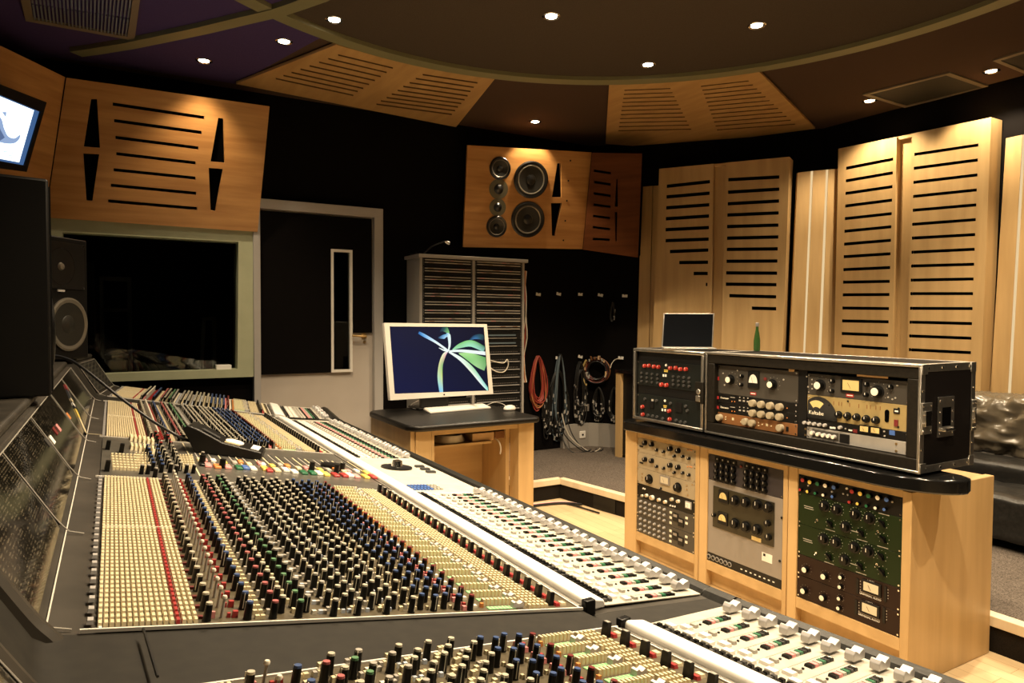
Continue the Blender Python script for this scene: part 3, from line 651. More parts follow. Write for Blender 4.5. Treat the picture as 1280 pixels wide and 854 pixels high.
def hank(label, x0, y0, x1, y1, mats, n, seed, r=.006, cat='cable', con=0, d=0.04, con_m='grey_cap'):
    rr = random.Random(seed); W_ = wpl((x0 + x1) / 2); s2 = lambda x, y: W_.st(W_.px(x, y, .03))
    a = s2((x0 + x1) / 2, y0); lo = s2((x0 + x1) / 2, y1); wd = (s2(x1, y0).x - s2(x0, y0).x) / 2; L = a.y - lo.y; b = MB(); cb = MB()
    for i in range(n):
        w = wd * rr.uniform(.55, 1.0); l = L * rr.uniform(.75, 1.0); sk = rr.uniform(-.2, .2) * wd; dd = .015 + rr.random() * d; m = rr.choice(mats); pts = []
        for j in range(15):
            t = j / 14 * 2 * math.pi; q = (1 - math.cos(t)) / 2
            pts.append(W_.at(a.x + sk * q + w * math.sin(t) * (1 - .35 * (1 - q)) + rr.uniform(-.003, .003), a.y - l * q ** .8, dd + rr.uniform(-.004, .006)))
        b.tube(pts, r, m, 6, 2)
        for c in range(con):
            p = pts[rr.randrange(3, 12)]; cb.cyl(p + W_.n * (r * .6) - V((0, 0, .02)), V((0, 0, 1)) + W_.a * rr.uniform(-.15, .15), r * 1.3, rr.uniform(.012, .04), rr.choice([con_m, con_m, 'silver_cap', 'black']), 8)
    o = b.build('hanging_cable')
    if cb.v: o2 = cb.build('connector', o); o2['kind'] = 'stuff'
    tag(o, label, cat, 'cables hung on wall hooks'); return o
hank('coil of red cables hanging beside the rack tower', 660, 445, 684, 514, ['cable_red', 'cable_red', 'cable_orange'], 13, 1)
hank('pale blue cable hanging in a long loop with black cables under it', 691, 443, 708, 553, ['cable_blue', 'cable_black', 'cable_black'], 8, 2, con=3)
hank('black cables with silver plugs hanging below the lone lower tag', 715, 452, 734, 532, ['cable_black'], 9, 3, con=4)
hank('black cables with pale plugs hanging low behind the desk corner', 677, 470, 689, 550, ['cable_black'], 8, 4, con=3)
hank('black cables hanging over the grey trunking by the boards', 760, 484, 776, 528, ['cable_black'], 8, 5, con=4)
hank('black cables hanging under the ring of mixed cables', 740, 484, 757, 528, ['cable_black'], 8, 6, con=4)
hank('wide mass of black cables with pale plugs beside the red coil', 680, 462, 716, 548, ['cable_black'], 12, 21, con=4, d=.02)
hank('black cables with white plugs hanging above the grey plate', 718, 462, 735, 520, ['cable_black'], 8, 22, con=5, d=.03)
hank('thin black cable on its own under the upper tags', 762, 378, 770, 402, ['cable_black'], 3, 8, con=1)
# ring of mixed cables
rr = random.Random(11); s2 = WCN.st(WCN.px(746, 463, .05)); b = MB()
for i in range(16):
    R = rr.uniform(.085, .125); dd = .03 + rr.random() * .05; m = rr.choice(['cable_orange', 'cable_black', 'cable_black', 'cable_red', 'cable_black'])
    b.tube([WCN.at(s2.x + R * 1.05 * math.cos(t), s2.y + R * math.sin(t), dd + rr.uniform(-.006, .006)) for t in [j * 2 * math.pi / 18 for j in range(19)]], .006, m, 6, 2)
b.tube([WCN.px(733, 450, .10), WCN.px(729, 458, .10), WCN.px(728, 470, .10), WCN.px(733, 482, .10)], .009, 'cable_yellow', 6, 5)
o = b.build('hanging_cable'); cb = MB()
for i in range(16):
    t = rr.random() * 6.28; p = WCN.at(s2.x + .11 * math.cos(t), s2.y + .11 * math.sin(t), .09); cb.cyl(p, (rr.uniform(-.4, .4), 0, 1), .008, rr.uniform(.02, .05), rr.choice(['card', 'copper_panel', 'grey_cap']), 8)
cb.build('connector', o)['kind'] = 'stuff'; tag(o, 'wound ring of brown and black cables with a yellow strand', 'cable', 'cables hung on wall hooks')
b = MB(); b.tube([hw(776, 449, .03), hw(770, 449, .04), hw(765, 454, .06), hw(763, 460, .08)], .004, 'cable_white', 6, 4)
tag(b.build('patch_cable'), 'short white cord running from the ring of cables to the tag', 'cable')
# red and pale cables down the side of the rack
b = MB(); rr = random.Random(5)
for i in range(9):
    x = rx1 + .02 + i * .006; xs = [x + rr.uniform(-.012, .014) for _ in range(6)]
    b.tube([V((xs[j], RY + .06 + rr.uniform(0, .05), 1.83 - j * .2)) for j in range(6)], .005, rr.choice(['cable_red', 'cable_white', 'cable_orange', 'card']), 6, 3)
tag(b.build('cable_bundle'), 'bundle of red and pale cables down the right side of the rack tower', 'cable')
# trunking, socket
t0, t1, t2 = WBK.px(704, 552, .05), WBK.px(735, 552, .05), WCN.px(770, 552, .05); zt = WBK.px(728, 530, .05).z
tc = WBK.at(4.08, 0, .05); tc = V((4.055, 5.495, 0))
r = thing('cable_trunking', 'grey metal trunking box low on the wall under the hanging cables', 'trunking', (tc.x, tc.y, .15))
MB().hexa([V((t0.x, 5.498, .151)), V((tc.x, tc.y, .151)), V((tc.x + .03, 5.547, .151)), V((t0.x, 5.547, .151))], [V((t0.x, 5.498, zt)), V((tc.x, tc.y, zt)), V((tc.x + .03, 5.547, zt)), V((t0.x, 5.547, zt))], 'rack_grey').build('box', r)
e = V((t2.x, t2.y, 0)); bk = e - WCN.n * .045; MB().hexa([V((tc.x + .0005, tc.y, .151)), V((e.x, e.y, .151)), V((bk.x, bk.y, .151)), V((tc.x + .032, 5.54, .151))], [V((tc.x + .0005, tc.y, zt)), V((e.x, e.y, zt)), V((bk.x, bk.y, zt)), V((tc.x + .032, 5.54, zt))], 'rack_grey').build('box', r)
p = WBK.px(728.5, 543.5, .06); p.z = min(p.z, zt - .045); MB().bx(p.x - .035, 5.488, p.z - .035, p.x + .035, 5.4975, p.z + .035, 'white').build('socket', r, bevel=.003)
MB().cyl((p.x, 5.4875, p.z), (0, -1, 0), .01, .002, 'black', 10).build('socket_hole', r)
b = MB(); rr = random.Random(9)
for i in range(4):
    x = onz(676 + i * 6, 553, .16); b.tube([V((x.x - .1, 5.46, .5)), V((x.x - .06, 5.40, .3)), V((x.x + rr.uniform(-.1, .1), 5.30, .157)), V((x.x + .14, 5.22 + rr.random() * .1, .157)), V((x.x + .22 + rr.random() * .06, 5.32, .157))], .005, ('cable_black', 'cable_black', 'cable_white', 'cable_black')[i], 6, 4)
tag(b.build('floor_cable'), 'tangle of black and pale cables lying on the carpet by the rack', 'cable')
p = WBK.px(730, 510, .01); tag(MB().bx(p.x - .05, 5.535, p.z - .035, p.x + .06, 5.5475, p.z + .035, 'grey_panel').build('wall_plate', bevel=.002), 'grey metal plate on the wall among the hanging cables', 'plate')
# ------------------------------------------------------------------ side cabinet
zt = onY(772, 466, 4.97).z; sx = onY(773, 500, 4.93).x
r = thing('side_cabinet', 'small maple side cabinet seen end on behind the flight case', 'cabinet', (sx + .2, 4.7, .15))
MB().bx(sx, 4.90, .151, sx + .03, 4.97, zt, 'maple').build('upright', r); MB().bx(sx, 4.52, .151, sx + .03, 4.55, zt, 'maple').build('upright', r)
MB().bx(sx + .03, 4.94, .151, sx + .36, 4.97, zt, 'maple').build('side_panel', r); MB().bx(sx - .005, 4.5, zt + .0005, sx + .38, 4.98, zt + .03, 'black_gloss').build('top', r)
MB().bx(sx + .03, 4.56, .17, sx + .36, 4.93, zt - .01, 'black').build('body', r)
# ------------------------------------------------------------------ cabling and hatch on the lower floor
b = MB()
for i, m in enumerate(['cable_white', 'cable_white', 'pink', 'cable_black']):
    b.tube([V((2.45, 4.36 - i * .012, .012)), V((2.7, 4.37 - i * .012, .012)), V((2.93, 4.33 - i * .012, .012)), V((3.02, 4.2 - i * .01, .012 + .002 * i))], .009, m, 8, 5)
tag(b.build('floor_cable'), 'bundle of pale cables along the foot of the carpeted step', 'cable')
b = MB(); b.tube([onz(700, 626, .01) + V((-.02, -.01, 0)), onz(725, 633, .01) - V((.02, .0, 0)), onz(752, 641, .01) - V((.02, 0, 0))], .006, 'cable_black', 6, 5)
tag(b.build('floor_cable'), 'thin black cable on the boards below the step', 'cable')
def riser(t, z): p = V((3.02, 4.46, 0)).lerp(V((3.215, 3.2, 0)), t); return p + V((-.008, -.001, z))
tag(MB().hexa([riser(.29, .004), riser(.46, .004), riser(.46, .107), riser(.29, .107)], [riser(.29, .004) + V((.006, 0, 0)), riser(.46, .004) + V((.006, 0, 0)), riser(.46, .107) + V((.006, 0, 0)), riser(.29, .107) + V((.006, 0, 0))], 'black_satin').build('access_plate', bevel=.001), 'dark metal plate screwed to the step riser', 'plate')
# ------------------------------------------------------------------ computer desk
fl, fr = onz(512, 533, .75), onz(673, 521, .75)
DY0, DY1, DX0, DX1 = 3.90, 4.72, 1.57, fr.x + .02
r = thing('computer_desk', 'maple computer desk with a black rounded top behind the mixing desk', 'desk', ((DX0 + DX1) / 2, (DY0 + DY1) / 2, 0))
def rrect(x0, y0, x1, y1, rads, z, n=8):
    pts = []
    for (cx, cy, sx_, sy_, a0), R in zip(((x0, y0, 1, 1, 180), (x1, y0, -1, 1, 270), (x1, y1, -1, -1, 0), (x0, y1, 1, -1, 90)), rads):
        for i in range(n + 1):
            a = math.radians(a0 + 90 * i / n); pts.append((cx + sx_ * R + math.cos(a) * R, cy + sy_ * R + math.sin(a) * R, z))
    return pts
MB().ext(rrect(DX0 - .03, DY0 - .03, DX1, DY1, (.10, .05, .04, .10), .712), (0, 0, .038), 'black_satin').build('table_top', r, bevel=0.012)
MB().bx(DX0, DY0 + .05, .001, DX0 + .03, 4.70, .711, 'maple').build('side_panel', r, bevel=.002)
MB().bx(DX0 + .03, DY0 + .04, .001, DX0 + .135, DY0 + .06, .711, 'maple').build('post', r, bevel=.002)
MB().bx(DX0 + .135, DY0 + .04, .001, DX0 + .155, DY0 + .13, .711, 'maple').build('post', r, bevel=.002)
MB().bx(DX1 - .17, DY0 + .16, .001, DX1 - .14, 4.44, .711, 'maple').build('side_panel', r, bevel=.002)
MB().bx(DX1 - .139, DY0 + .04, .001, DX1 - .02, DY0 + .16, .711, 'maple').build('post', r, bevel=.002)
MB().bx(DX0 + .03, DY0 + .05, .672, DX1 - .14, DY0 + .07, .711, 'maple_flat').build('top_rail', r)
MB().bx(DX0 + .031, 4.40, .22, DX1 - .171, 4.42, .711, 'maple_flat').build('back_panel', r)
MB().bx(DX0 + .156, 4.02, .575, DX1 - .30, 4.399, .59, 'maple_flat').build('shelf', r)
b = MB()
for i in range(7): b.tube([V((DX0 + .34 + math.cos(t) * (.10 - i * .004), 4.12 + math.sin(t) * .08, .600 + i * .006)) for t in [j * 2 * math.pi / 16 for j in range(17)]], .006, 'cable_white', 6, 2)
tag(b.build('cable_coil'), 'coil of pale cable on the shelf under the computer desk', 'cable')
tag(MB().bx(DX0 + .47, 4.04, .591, DX0 + .63, 4.16, .645, 'card').build('cardboard_box', bevel=.002), 'small brown box on the shelf under the computer desk', 'box')
tag(MB().bx(DX0 + .66, 4.08, .591, DX0 + .78, 4.25, .64, 'copper_panel').build('cardboard_box', bevel=.002), 'dark tan box on the desk shelf beside the small brown box', 'box')
b = MB(); b.tube([(DX0 + .64, 4.05, .60), (DX0 + .645, 4.0, .585), (DX0 + .66, 4.0, .54), (DX0 + .655, 4.0, .50)], .005, 'cable_white', 6, 4); tag(b.build('dangling_cable'), 'pale cord hanging over the front of the desk shelf', 'cable')
# ------------------------------------------------------------------ monitor, keyboard, mouse
BL_, BR_ = onz(487.5, 500.5, .84), onz(616.6, 492.4, .84)
hd = math.degrees(math.atan2((BR_ - BL_).x, (BR_ - BL_).y))
PM = Plane(BL_, hd, -7)
k = zc(470, 390, 5.695)
TLm, TRm, BRm, BLm = [PM.px(*k(*p)) for p in ((58, 77), (790, 87), (835, 583), (101, 630))]
r = thing('monitor', 'white framed computer monitor with a green flower on its screen', 'monitor', ((BLm + BRm) / 2 + V((0, .1, 0))).xy.to_3d() + V((0, 0, .75)))
so = [PM.px(*k(*p)) for p in ((97, 103), (768, 108), (803, 560), (133, 583))]
MB().plate([TLm, TRm, BRm, BLm], [so], PM.n * -.012, 'apple_white', 'black').build('bezel', r, bevel=.002)
MB().ext([p - PM.n * .0125 for p in (TLm, TRm, BRm, BLm)], PM.n * -.028, 'apple_white').build('housing', r, bevel=.003)
# picture shown on the screen
b = MB(); col = []; pl = PM.off(-.009)
def px_(x, y, d=0): return PM.off(-.009 + d).px(*k(x, y))
b.add([p - PM.n * .009 for p in so], [[0, 1, 2, 3]], 'screen_picture'); col += [(.006, .008, .035), (.003, .004, .018), (.006, .008, .03), (.006, .009, .05)]
def ribbon(pts, d):
    global col
    vs = []; cs = []
    for i, (x, y, w0, c0, w1, c1) in enumerate(pts):
        ax = V(pts[min(i + 1, len(pts) - 1)][:2]) - V(pts[max(i - 1, 0)][:2]); nrm = V((-ax.y, ax.x)).normalized()
        vs += [px_(x + nrm.x * w0, y + nrm.y * w0, d), px_(x, y, d), px_(x - nrm.x * w1, y - nrm.y * w1, d)]
        mid = tuple((p + q) / 2 for p, q in zip(c0, c1)); cs += [c0, mid, c1]
    fs = []
    for i in range(len(pts) - 1):
        for j in (0, 1): fs.append([i * 3 + j, i * 3 + j + 1, i * 3 + j + 4, i * 3 + j + 3])
    b.add(vs, fs, 'screen_picture'); col += cs
def smooth(pts, n=6):
    out = []
    for i in range(len(pts) - 1):
        p0, p1, p2, p3 = pts[max(i - 1, 0)], pts[i], pts[i + 1], pts[min(i + 2, len(pts) - 1)]
        for j in range(n):
            t = j / n
            f = lambda a, b_, c, d_: .5 * (2 * b_ + (c - a) * t + (2 * a - 5 * b_ + 4 * c - d_) * t * t + (3 * b_ - a - 3 * c + d_) * t ** 3)
            out.append(tuple(tuple(f(a, b_, c, d_) for a, b_, c, d_ in zip(*q)) if isinstance(q[0], tuple) else f(*q) for q in zip(p0, p1, p2, p3)))
    return out + [pts[-1]]
W = (.9, 1, .95); G = (.25, .62, .20); D = (.01, .03, .06); TB = (.05, .20, .45); GB = (.35, .75, .45); LG = (.45, .80, .30); Y_ = (.75, .75, .35)
ribbon(smooth([(545, 270, 4, GB, 4, GB), (600, 235, 22, GB, 12, G), (680, 222, 26, (.4, .85, .6), 20, G), (775, 262, 26, (.3, .6, .5), 14, (.02, .10, .06))]), .0004)
ribbon(smooth([(660, 205, 3, D, 3, D), (700, 180, 14, TB, 14, D), (745, 178, 18, (.03, .10, .14), 20, (.02, .07, .08)), (768, 192, 16, D, 14, D)]), .0003)
ribbon(smooth([(590, 295, 3, LG, 3, LG), (660, 320, 26, G, 30, LG), (730, 350, 44, (.4, .7, .3), 40, (.2, .5, .15)), (788, 372, 50, (.25, .5, .2), 44, (.08, .3, .08))]), .0005)
ribbon(smooth([(520, 280, 6, W, 6, W), (620, 278, 10, W, 10, W), (783, 295, 14, W, 12, W)]), .0008)
ribbon(smooth([(520, 285, 6, W, 6, W), (600, 335, 12, W, 14, (.8, 1, .8)), (680, 405, 20, (.9, 1, .8), 16, (.4, .75, .4)), (755, 500, 16, W, 12, (.3, .7, .6)), (800, 556, 10, (.5, 1, .8), 8, (.1, .5, .4))]), .0010)
ribbon(smooth([(303, 148, 8, (.02, .12, .4), 10, (.03, .18, .5)), (350, 172, 11, (.15, .4, .8), 11, (.3, .6, .9)), (430, 218, 8, W, 8, (.7, .9, 1)), (515, 278, 7, W, 7, W)]), .0009)
ribbon(smooth([(515, 278, 5, W, 4, W), (524, 230, 8, W, 8, (.8, .95, .9)), (520, 165, 9, (.8, 1, .9), 14, (.6, .85, .95)), (500, 156, 5, (.2, .5, .7), 12, (.2, .45, .7))]), .0009)
ribbon([(520, 158, 6, (.3, .7, .8), 6, W), (480, 175, 12, (.10, .3, .6), 18, (.3, .6, .9)), (442, 185, 4, D, 4, D)], .0006)
ribbon([(520, 150, 5, G, 5, G), (490, 118, 25, (.03, .14, .06), 25, (.02, .06, .12)), (470, 108, 40, D, 40, D)], .0002)
ribbon(smooth([(510, 280, 5, W, 5, (.9, .6, .7)), (485, 310, 14, (.9, .95, .6), 12, (.8, .4, .4)), (462, 380, 16, Y_, 14, (.25, .5, .2)), (458, 470, 20, (.5, .8, .6), 16, (.6, .7, .25)), (468, 572, 16, (.2, .55, .9), 10, (.3, .7, .9))]), .0007)
ribbon([(448, 256, 2, W, 2, W), (480, 272, 5, W, 5, W), (516, 280, 8, W, 8, W)], .0011)
b.col = col; b.build('screen', r, recalc=False)
MB().cyl(PM.px(*k(485, 589)) + PM.n * .0003, PM.n, .006, .001, 'black', 12).build('logo', r)
mc = (BLm + BRm) / 2; back = -PM.n; back.z = 0; back.normalize(); u = PM.a
b = MB(); q = [mc - u * .30 + back * .05, mc - u * .05 + back * .05, mc + u * .03 + back * .24, mc - u * .22 + back * .24]
for p in q: p.z = .7515
b.hexa([mc - u * .16 + back * .05 + V((0, 0, -.09 + .0)), mc + u * .06 + back * .05 + V((0, 0, -.09)), mc + u * .06 + back * .075 + V((0, 0, -.09)), mc - u * .16 + back * .075 + V((0, 0, -.09))], [mc - u * .16 + back * .045 + V((0, 0, .2)), mc + u * .06 + back * .045 + V((0, 0, .2)), mc + u * .06 + back * .07 + V((0, 0, .2)), mc - u * .16 + back * .07 + V((0, 0, .2))], 'black_satin')
q = [mc - u * .18 + back * .03, mc + u * .10 + back * .03, mc + u * .10 + back * .22, mc - u * .18 + back * .22]
for p in q: p.z = .7512
b.hexa(q, [p + V((0, 0, .014)) for p in q], 'black_satin'); b.build('stand', r, bevel=.003)
kq = [onz(x, y, .756) for x, y in ((537.5, 516.5), (613.5, 510), (603, 505), (526.5, 510.5))]
r = thing('keyboard', 'white computer keyboard on the black desk top', 'keyboard', sum(kq, V()) / 4 - V((0, 0, .005)))
MB().hexa([p - V((0, 0, .0055)) for p in kq], [p + V((0, 0, .007)) for p in kq], 'apple_white').build('body', r, bevel=.003)
b = MB()
for i in range(5):
    for j in range(17):
        if j == 13: continue
        f = lambda s, t: kq[0].lerp(kq[1], s).lerp(kq[3].lerp(kq[2], s), t)
        s0, s1, t0, t1 = .02 + j * .0565, .02 + j * .0565 + .05, .06 + i * .18, .06 + i * .18 + .155
        b.hexa([f(s0, t0) + V((0, 0, .0072)), f(s1, t0) + V((0, 0, .0072)), f(s1, t1) + V((0, 0, .0072)), f(s0, t1) + V((0, 0, .0072))], [f(s0, t0) + V((0, 0, .0105)), f(s1, t0) + V((0, 0, .0105)), f(s1, t1) + V((0, 0, .0105)), f(s0, t1) + V((0, 0, .0105))], 'white')
b.build('keys', r)
mp_ = onz(637, 512.5, .752)
b = MB(); b.lathe((mp_.x, mp_.y, .7515), (0, 0, 1), [(.9, 0), (1, .008), (.95, .018), (.75, .028), (.4, .034), (0, .036)], 24, 'apple_white', scale=(.055, .038), u=(.9, .43, 0))
for i, v in enumerate(b.v): pass
tag(b.build('computer_mouse'), 'white computer mouse right of the keyboard', 'mouse')
b = MB(); b.tube([onz(608, 507, .757), onz(618, 503, .755), onz(628, 505, .755), onz(634, 509.5, .757)], .003, 'apple_white', 6, 5); tag(b.build('mouse_cable'), 'short white cord between the keyboard and the mouse', 'cable')
b = MB(); b.tube([onz(528, 511.5, .757), onz(518, 511, .755), onz(513, 507.5, .755), onz(519, 503, .755), onz(523, 501, .755)], .003, 'apple_white', 6, 5); tag(b.build('keyboard_cable'), 'white cord leaving the left end of the keyboard', 'cable')
# ------------------------------------------------------------------ rack cabinets under the worktop
CX = 2.598
PG = Plane((CX, 0, 0), 180)           # the gear faces, seen from the mixing desk
def gy(x, y, X=CX): return onX(x, y, X).y
zr0, zr1 = .135, .182; ztop = .755; CXB = 3.195
edges = [(gy(781.5, 560), gy(796, 560), gy(869, 590), gy(874, 590)), (gy(874.5, 590), gy(884.5, 590), gy(979, 600), gy(985, 600)), (gy(985.5, 600), gy(997, 620), gy(1127.5, 650), gy(1128.5, 700) - .03)]
names = ['left maple rack cabinet, the one farthest from the sofa', 'middle maple rack cabinet with the wide grey panel', 'right maple rack cabinet with a broad bare side toward the sofa']
for i, (ya, yb, yc, yd) in enumerate(edges):
    r = thing('rack_cabinet', names[i], 'cabinet', ((CX + CXB) / 2, (ya + yd) / 2, 0), 'maple rack cabinets under the worktop')
    xb = CXB
    g = .0006
    MB().bx(CX, ya - g, 0.0005, xb, yb, ztop, 'maple').build('side_panel', r, bevel=.003)
    MB().bx(CX, yc, 0.0005, xb, yd + g, ztop, 'maple').build('side_panel', r, bevel=.003)
    zo = .742 - .0
    MB().bx(CX + .002, yb - .0, .728, CX + .03, yc, ztop, 'maple_flat').build('top_rail', r)
    MB().bx(CX + .002, yb, zr0, CX + .03, yc, zr1, 'maple_flat').build('bottom_rail', r)
    MB().bx(CX + .031, yb, .738, xb - .021, yc, .754, 'maple_flat').build('top_panel', r)
    MB().bx(CX + .006, yb, .03, CX + .30, yc, .05, 'maple_flat').build('shelf', r)
    MB().bx(CX + .036, yb, .051, CX + .05, yc, zr0 + .03, 'maple_flat').build('kick_panel', r)
    MB().bx(xb - .02, yb, .06, xb - .01, yc, .75, 'black').build('back_panel', r)
# worktop
o_ = [(2.55 + .17 * (1 - math.cos(math.radians(90 * t / 12))), 1.62 - .275 * math.sin(math.radians(90 * t / 12)), .762) for t in range(13)]
o_ += [(2.765, 1.36, .762), (2.79, 1.40, .762), (2.80, 1.48, .762)]
yl_ = gy(774.5, 527, 2.55)
o_ += [(2.84, 1.515, .762), (2.90, 1.56, .762), (2.90, yl_, .762), (2.60, yl_, .762)]
for t in range(0, 7):
    a = math.radians(90 + 90 * t / 6); o_.append((2.60 + math.cos(a) * .05, yl_ - .05 + math.sin(a) * .05, .762))
tag(MB().ext(o_, (0, 0, .055), 'black_gloss').build('worktop', bevel=.008), 'long glossy black worktop with a rounded end over the rack cabinets', 'worktop')
# ------------------------------------------------------------------ rack gear
def Zl(kf, xl, yl, xr, yr, X):
    return (onX(*kf(xl, yl), X).z + onX(*kf(xr, yr), X).z) / 2
class Unit:
    def __init__(s, name, label, cat, grp, kf, X, y0, y1, z0, z1, m, depth=.22, ears=True):
        s.k = kf; s.X = X; s.y0, s.y1 = min(y0, y1), max(y0, y1); s.z0, s.z1 = z0, z1
        s.r = thing(name, label, cat, (X, (y0 + y1) / 2, z0), grp)
        MB().bx(X, s.y0, z0 + .0007, X + .004, s.y1, z1 - .0007, m).build('faceplate', s.r, bevel=.0008)
        MB().bx(X + .0045, s.y0 + .022, z0 + .002, X + depth, s.y1 - .022, z1 - .002, 'black').build('chassis', s.r)
        s.b = MB()
        if ears:
            for y in (s.y0 + .008, s.y1 - .008):
                for z in ((z0 + .010, z1 - .010) if z1 - z0 > .035 else ((z0 + z1) / 2,)): s.b.cyl((X - .0001, y, z), (-1, 0, 0), .0035, .002, 'chrome', 8)
    def p(s, x, y): return onX(*s.k(x, y), s.X)
    def knob(s, pts, r, h, m='knob_black', cap=None, skirt=None):
        for x, y in pts:
            q = s.p(x, y); b = MB(); q.x -= .0002
            q.z = min(max(q.z, s.z0 + r * .9), s.z1 - r * .9)
            if skirt: b.lathe(q, (-1, 0, 0), [(r * 1.3, 0), (r * 1.3, .003), (r, .004), (r * .92, h)], 16, 'x', [skirt, skirt, m])
            else: b.lathe(q, (-1, 0, 0), [(r, 0), (r * .92, h)], 16, m)
            if cap: b.lathe(q + V((-h, 0, 0)), (-1, 0, 0), [(r * .78, 0), (r * .74, .0012)], 16, cap)
            else: b.bx(q.x - h - .0008, q.y - .0012, q.z, q.x - h + .0005, q.y + .0012, q.z + r * .85, 'white')
            b.build('knob', s.r)
    def small(s, pts, r, h, m):
        for x, y in pts:
            q = s.p(x, y); b = s.b if r < .0045 else MB(); b.cyl((s.X - .0001, q.y, q.z), (-1, 0, 0), r, h, m, 8)
            if b is not s.b: b.build('button', s.r)
    def rect(s, x, y, w, hh, m, d=.002):
        q = s.p(x, y); b = s.b if d < .0015 else MB(); b.bx(s.X - d, q.y - w / 2, q.z - hh / 2, s.X - .0001, q.y + w / 2, q.z + hh / 2, m)
        if b is not s.b: b.build('button', s.r)
    def meter(s, x, y, w, hh, face='meter_lens', rim='black', round_=False):
        q = s.p(x, y); X = s.X
        o = MB().bx(X - .006, q.y - w * .65, q.z - hh * .72, X - .0002, q.y + w * .65, q.z + hh * .72, rim).build('meter', s.r, bevel=.001)
        b = MB()
        if round_: b.ext([(X - .0066, q.y + math.cos(a) * w * .5, q.z - hh * .25 + math.sin(a) * hh * .75) for a in [i * math.pi / 12 for i in range(13)]], (-.0008, 0, 0), face)
        else: b.bx(X - .0074, q.y - w / 2, q.z - hh / 2, X - .0062, q.y + w / 2, q.z + hh / 2, face)
        b.build('meter_face', o)
        b = MB(); b.tube([(X - .0082, q.y, q.z - hh * .3), (X - .0082, q.y + w * .2, q.z + hh * .25)], .0006, 'black', 4); b.build('needle', o)
    def ticks(s, x, y, r, n=9, m='white'):
        q = s.p(x, y)
        for i in range(n):
            a = math.radians(-40 + 260 * i / (n - 1)); s.b.bx(s.X - .0004, q.y + math.cos(a) * r - .0009, q.z + math.sin(a) * r - .0009, s.X - .0001, q.y + math.cos(a) * r + .0009, q.z + math.sin(a) * r + .0009, m)
    def switch(s, x, y, m='chrome', L=.012):
        q = s.p(x, y); b = MB(); b.cyl((s.X - .0002, q.y, q.z), (-1, 0, 0), .005, .003, 'chrome', 10); b.tube([(s.X - .002, q.y, q.z), (s.X - .014, q.y, q.z - L * .7)], .0022, m, 6); b.build('toggle_switch', s.r)
    def word(s, x, y, t, size, m='white'):
        q = s.p(x, y); q.x -= .0008; text('lettering', t, PG, q, size, m, s.r)
    def done(s):
        if s.b.v: s.b.build('panel_marking', s.r)
GX = CX + .006
GG = 'rack units in the maple cabinets'
def span(i): return edges[i][1] - .0015, edges[i][2] + .0015
# --- left cabinet
k = zc(770, 520, 7.119); y0, y1 = span(0)
z = [Zl(k, 183, a, 718, c, GX) for a, c in ((168, 282), (325, 440), (463, 590), (594, 758))]
k2 = zc(770, 640, 5.34)
z[0] = .7265
zz6 = zr1 + .001
for i, l in ((0, 'top cream two row equaliser unit in the left cabinet'), (1, 'second cream equaliser unit down in the left cabinet')):
    u = Unit('rack_unit', l, 'audio unit', GG, k, GX, y0, y1, z[i + 1], z[i], 'cream_panel')
    dy = (0, 147)[i]
    u.knob([(265, 240 + dy), (325, 252 + dy), (490, 292 + dy), (560, 310 + dy)], .014, .018); u.knob([(368, 303 + dy), (430, 318 + dy), (525, 357 + dy), (600, 360 + dy), (655, 378 + dy)], .0085, .014)
    u.rect(228, 270 + dy, .028, .008, 'black', .004); u.small([(640, 305 + dy), (660, 303 + dy), (675, 308 + dy)], .003, .004, 'orange'); u.done()
u = Unit('rack_unit', 'cream unit with a square needle meter in the left cabinet', 'audio unit', GG, k, GX, y0, y1, z[3], z[2], 'cream_panel')
u.knob([(300, 563), (553, 638)], .021, .02, skirt='black'); u.meter(437, 573, .058, .034, 'meter_lens', 'grey_panel'); u.knob([(402, 646)], .007, .01); u.small([(235, 515), (235, 545), (235, 570), (632, 620), (632, 655), (640, 705), (680, 612)], .003, .004, 'brass'); u.done()
zb = Zl(k, 180, 738, 700, 862, GX)
u = Unit('rack_unit', 'black unit with round ivory knobs and a small white meter in the left cabinet', 'audio unit', GG, k, GX, y0, y1, zb, z[3], 'black_satin')
u.knob([(278, 708), (388, 747), (445, 765), (503, 742), (560, 760)], .0095, .014, 'white_cap', 'chrome'); u.knob([(328, 727)], .014, .016, 'white_cap', 'chrome'); u.knob([(238, 710)], .007, .012, 'white_cap', 'chrome')
u.small([(487, 797), (507, 803), (528, 807), (245, 645), (260, 650)], .0045, .005, 'white'); u.meter(648, 795, .034, .026, 'white', 'grey_plastic'); u.done()
zm = (zb + zz6) / 2
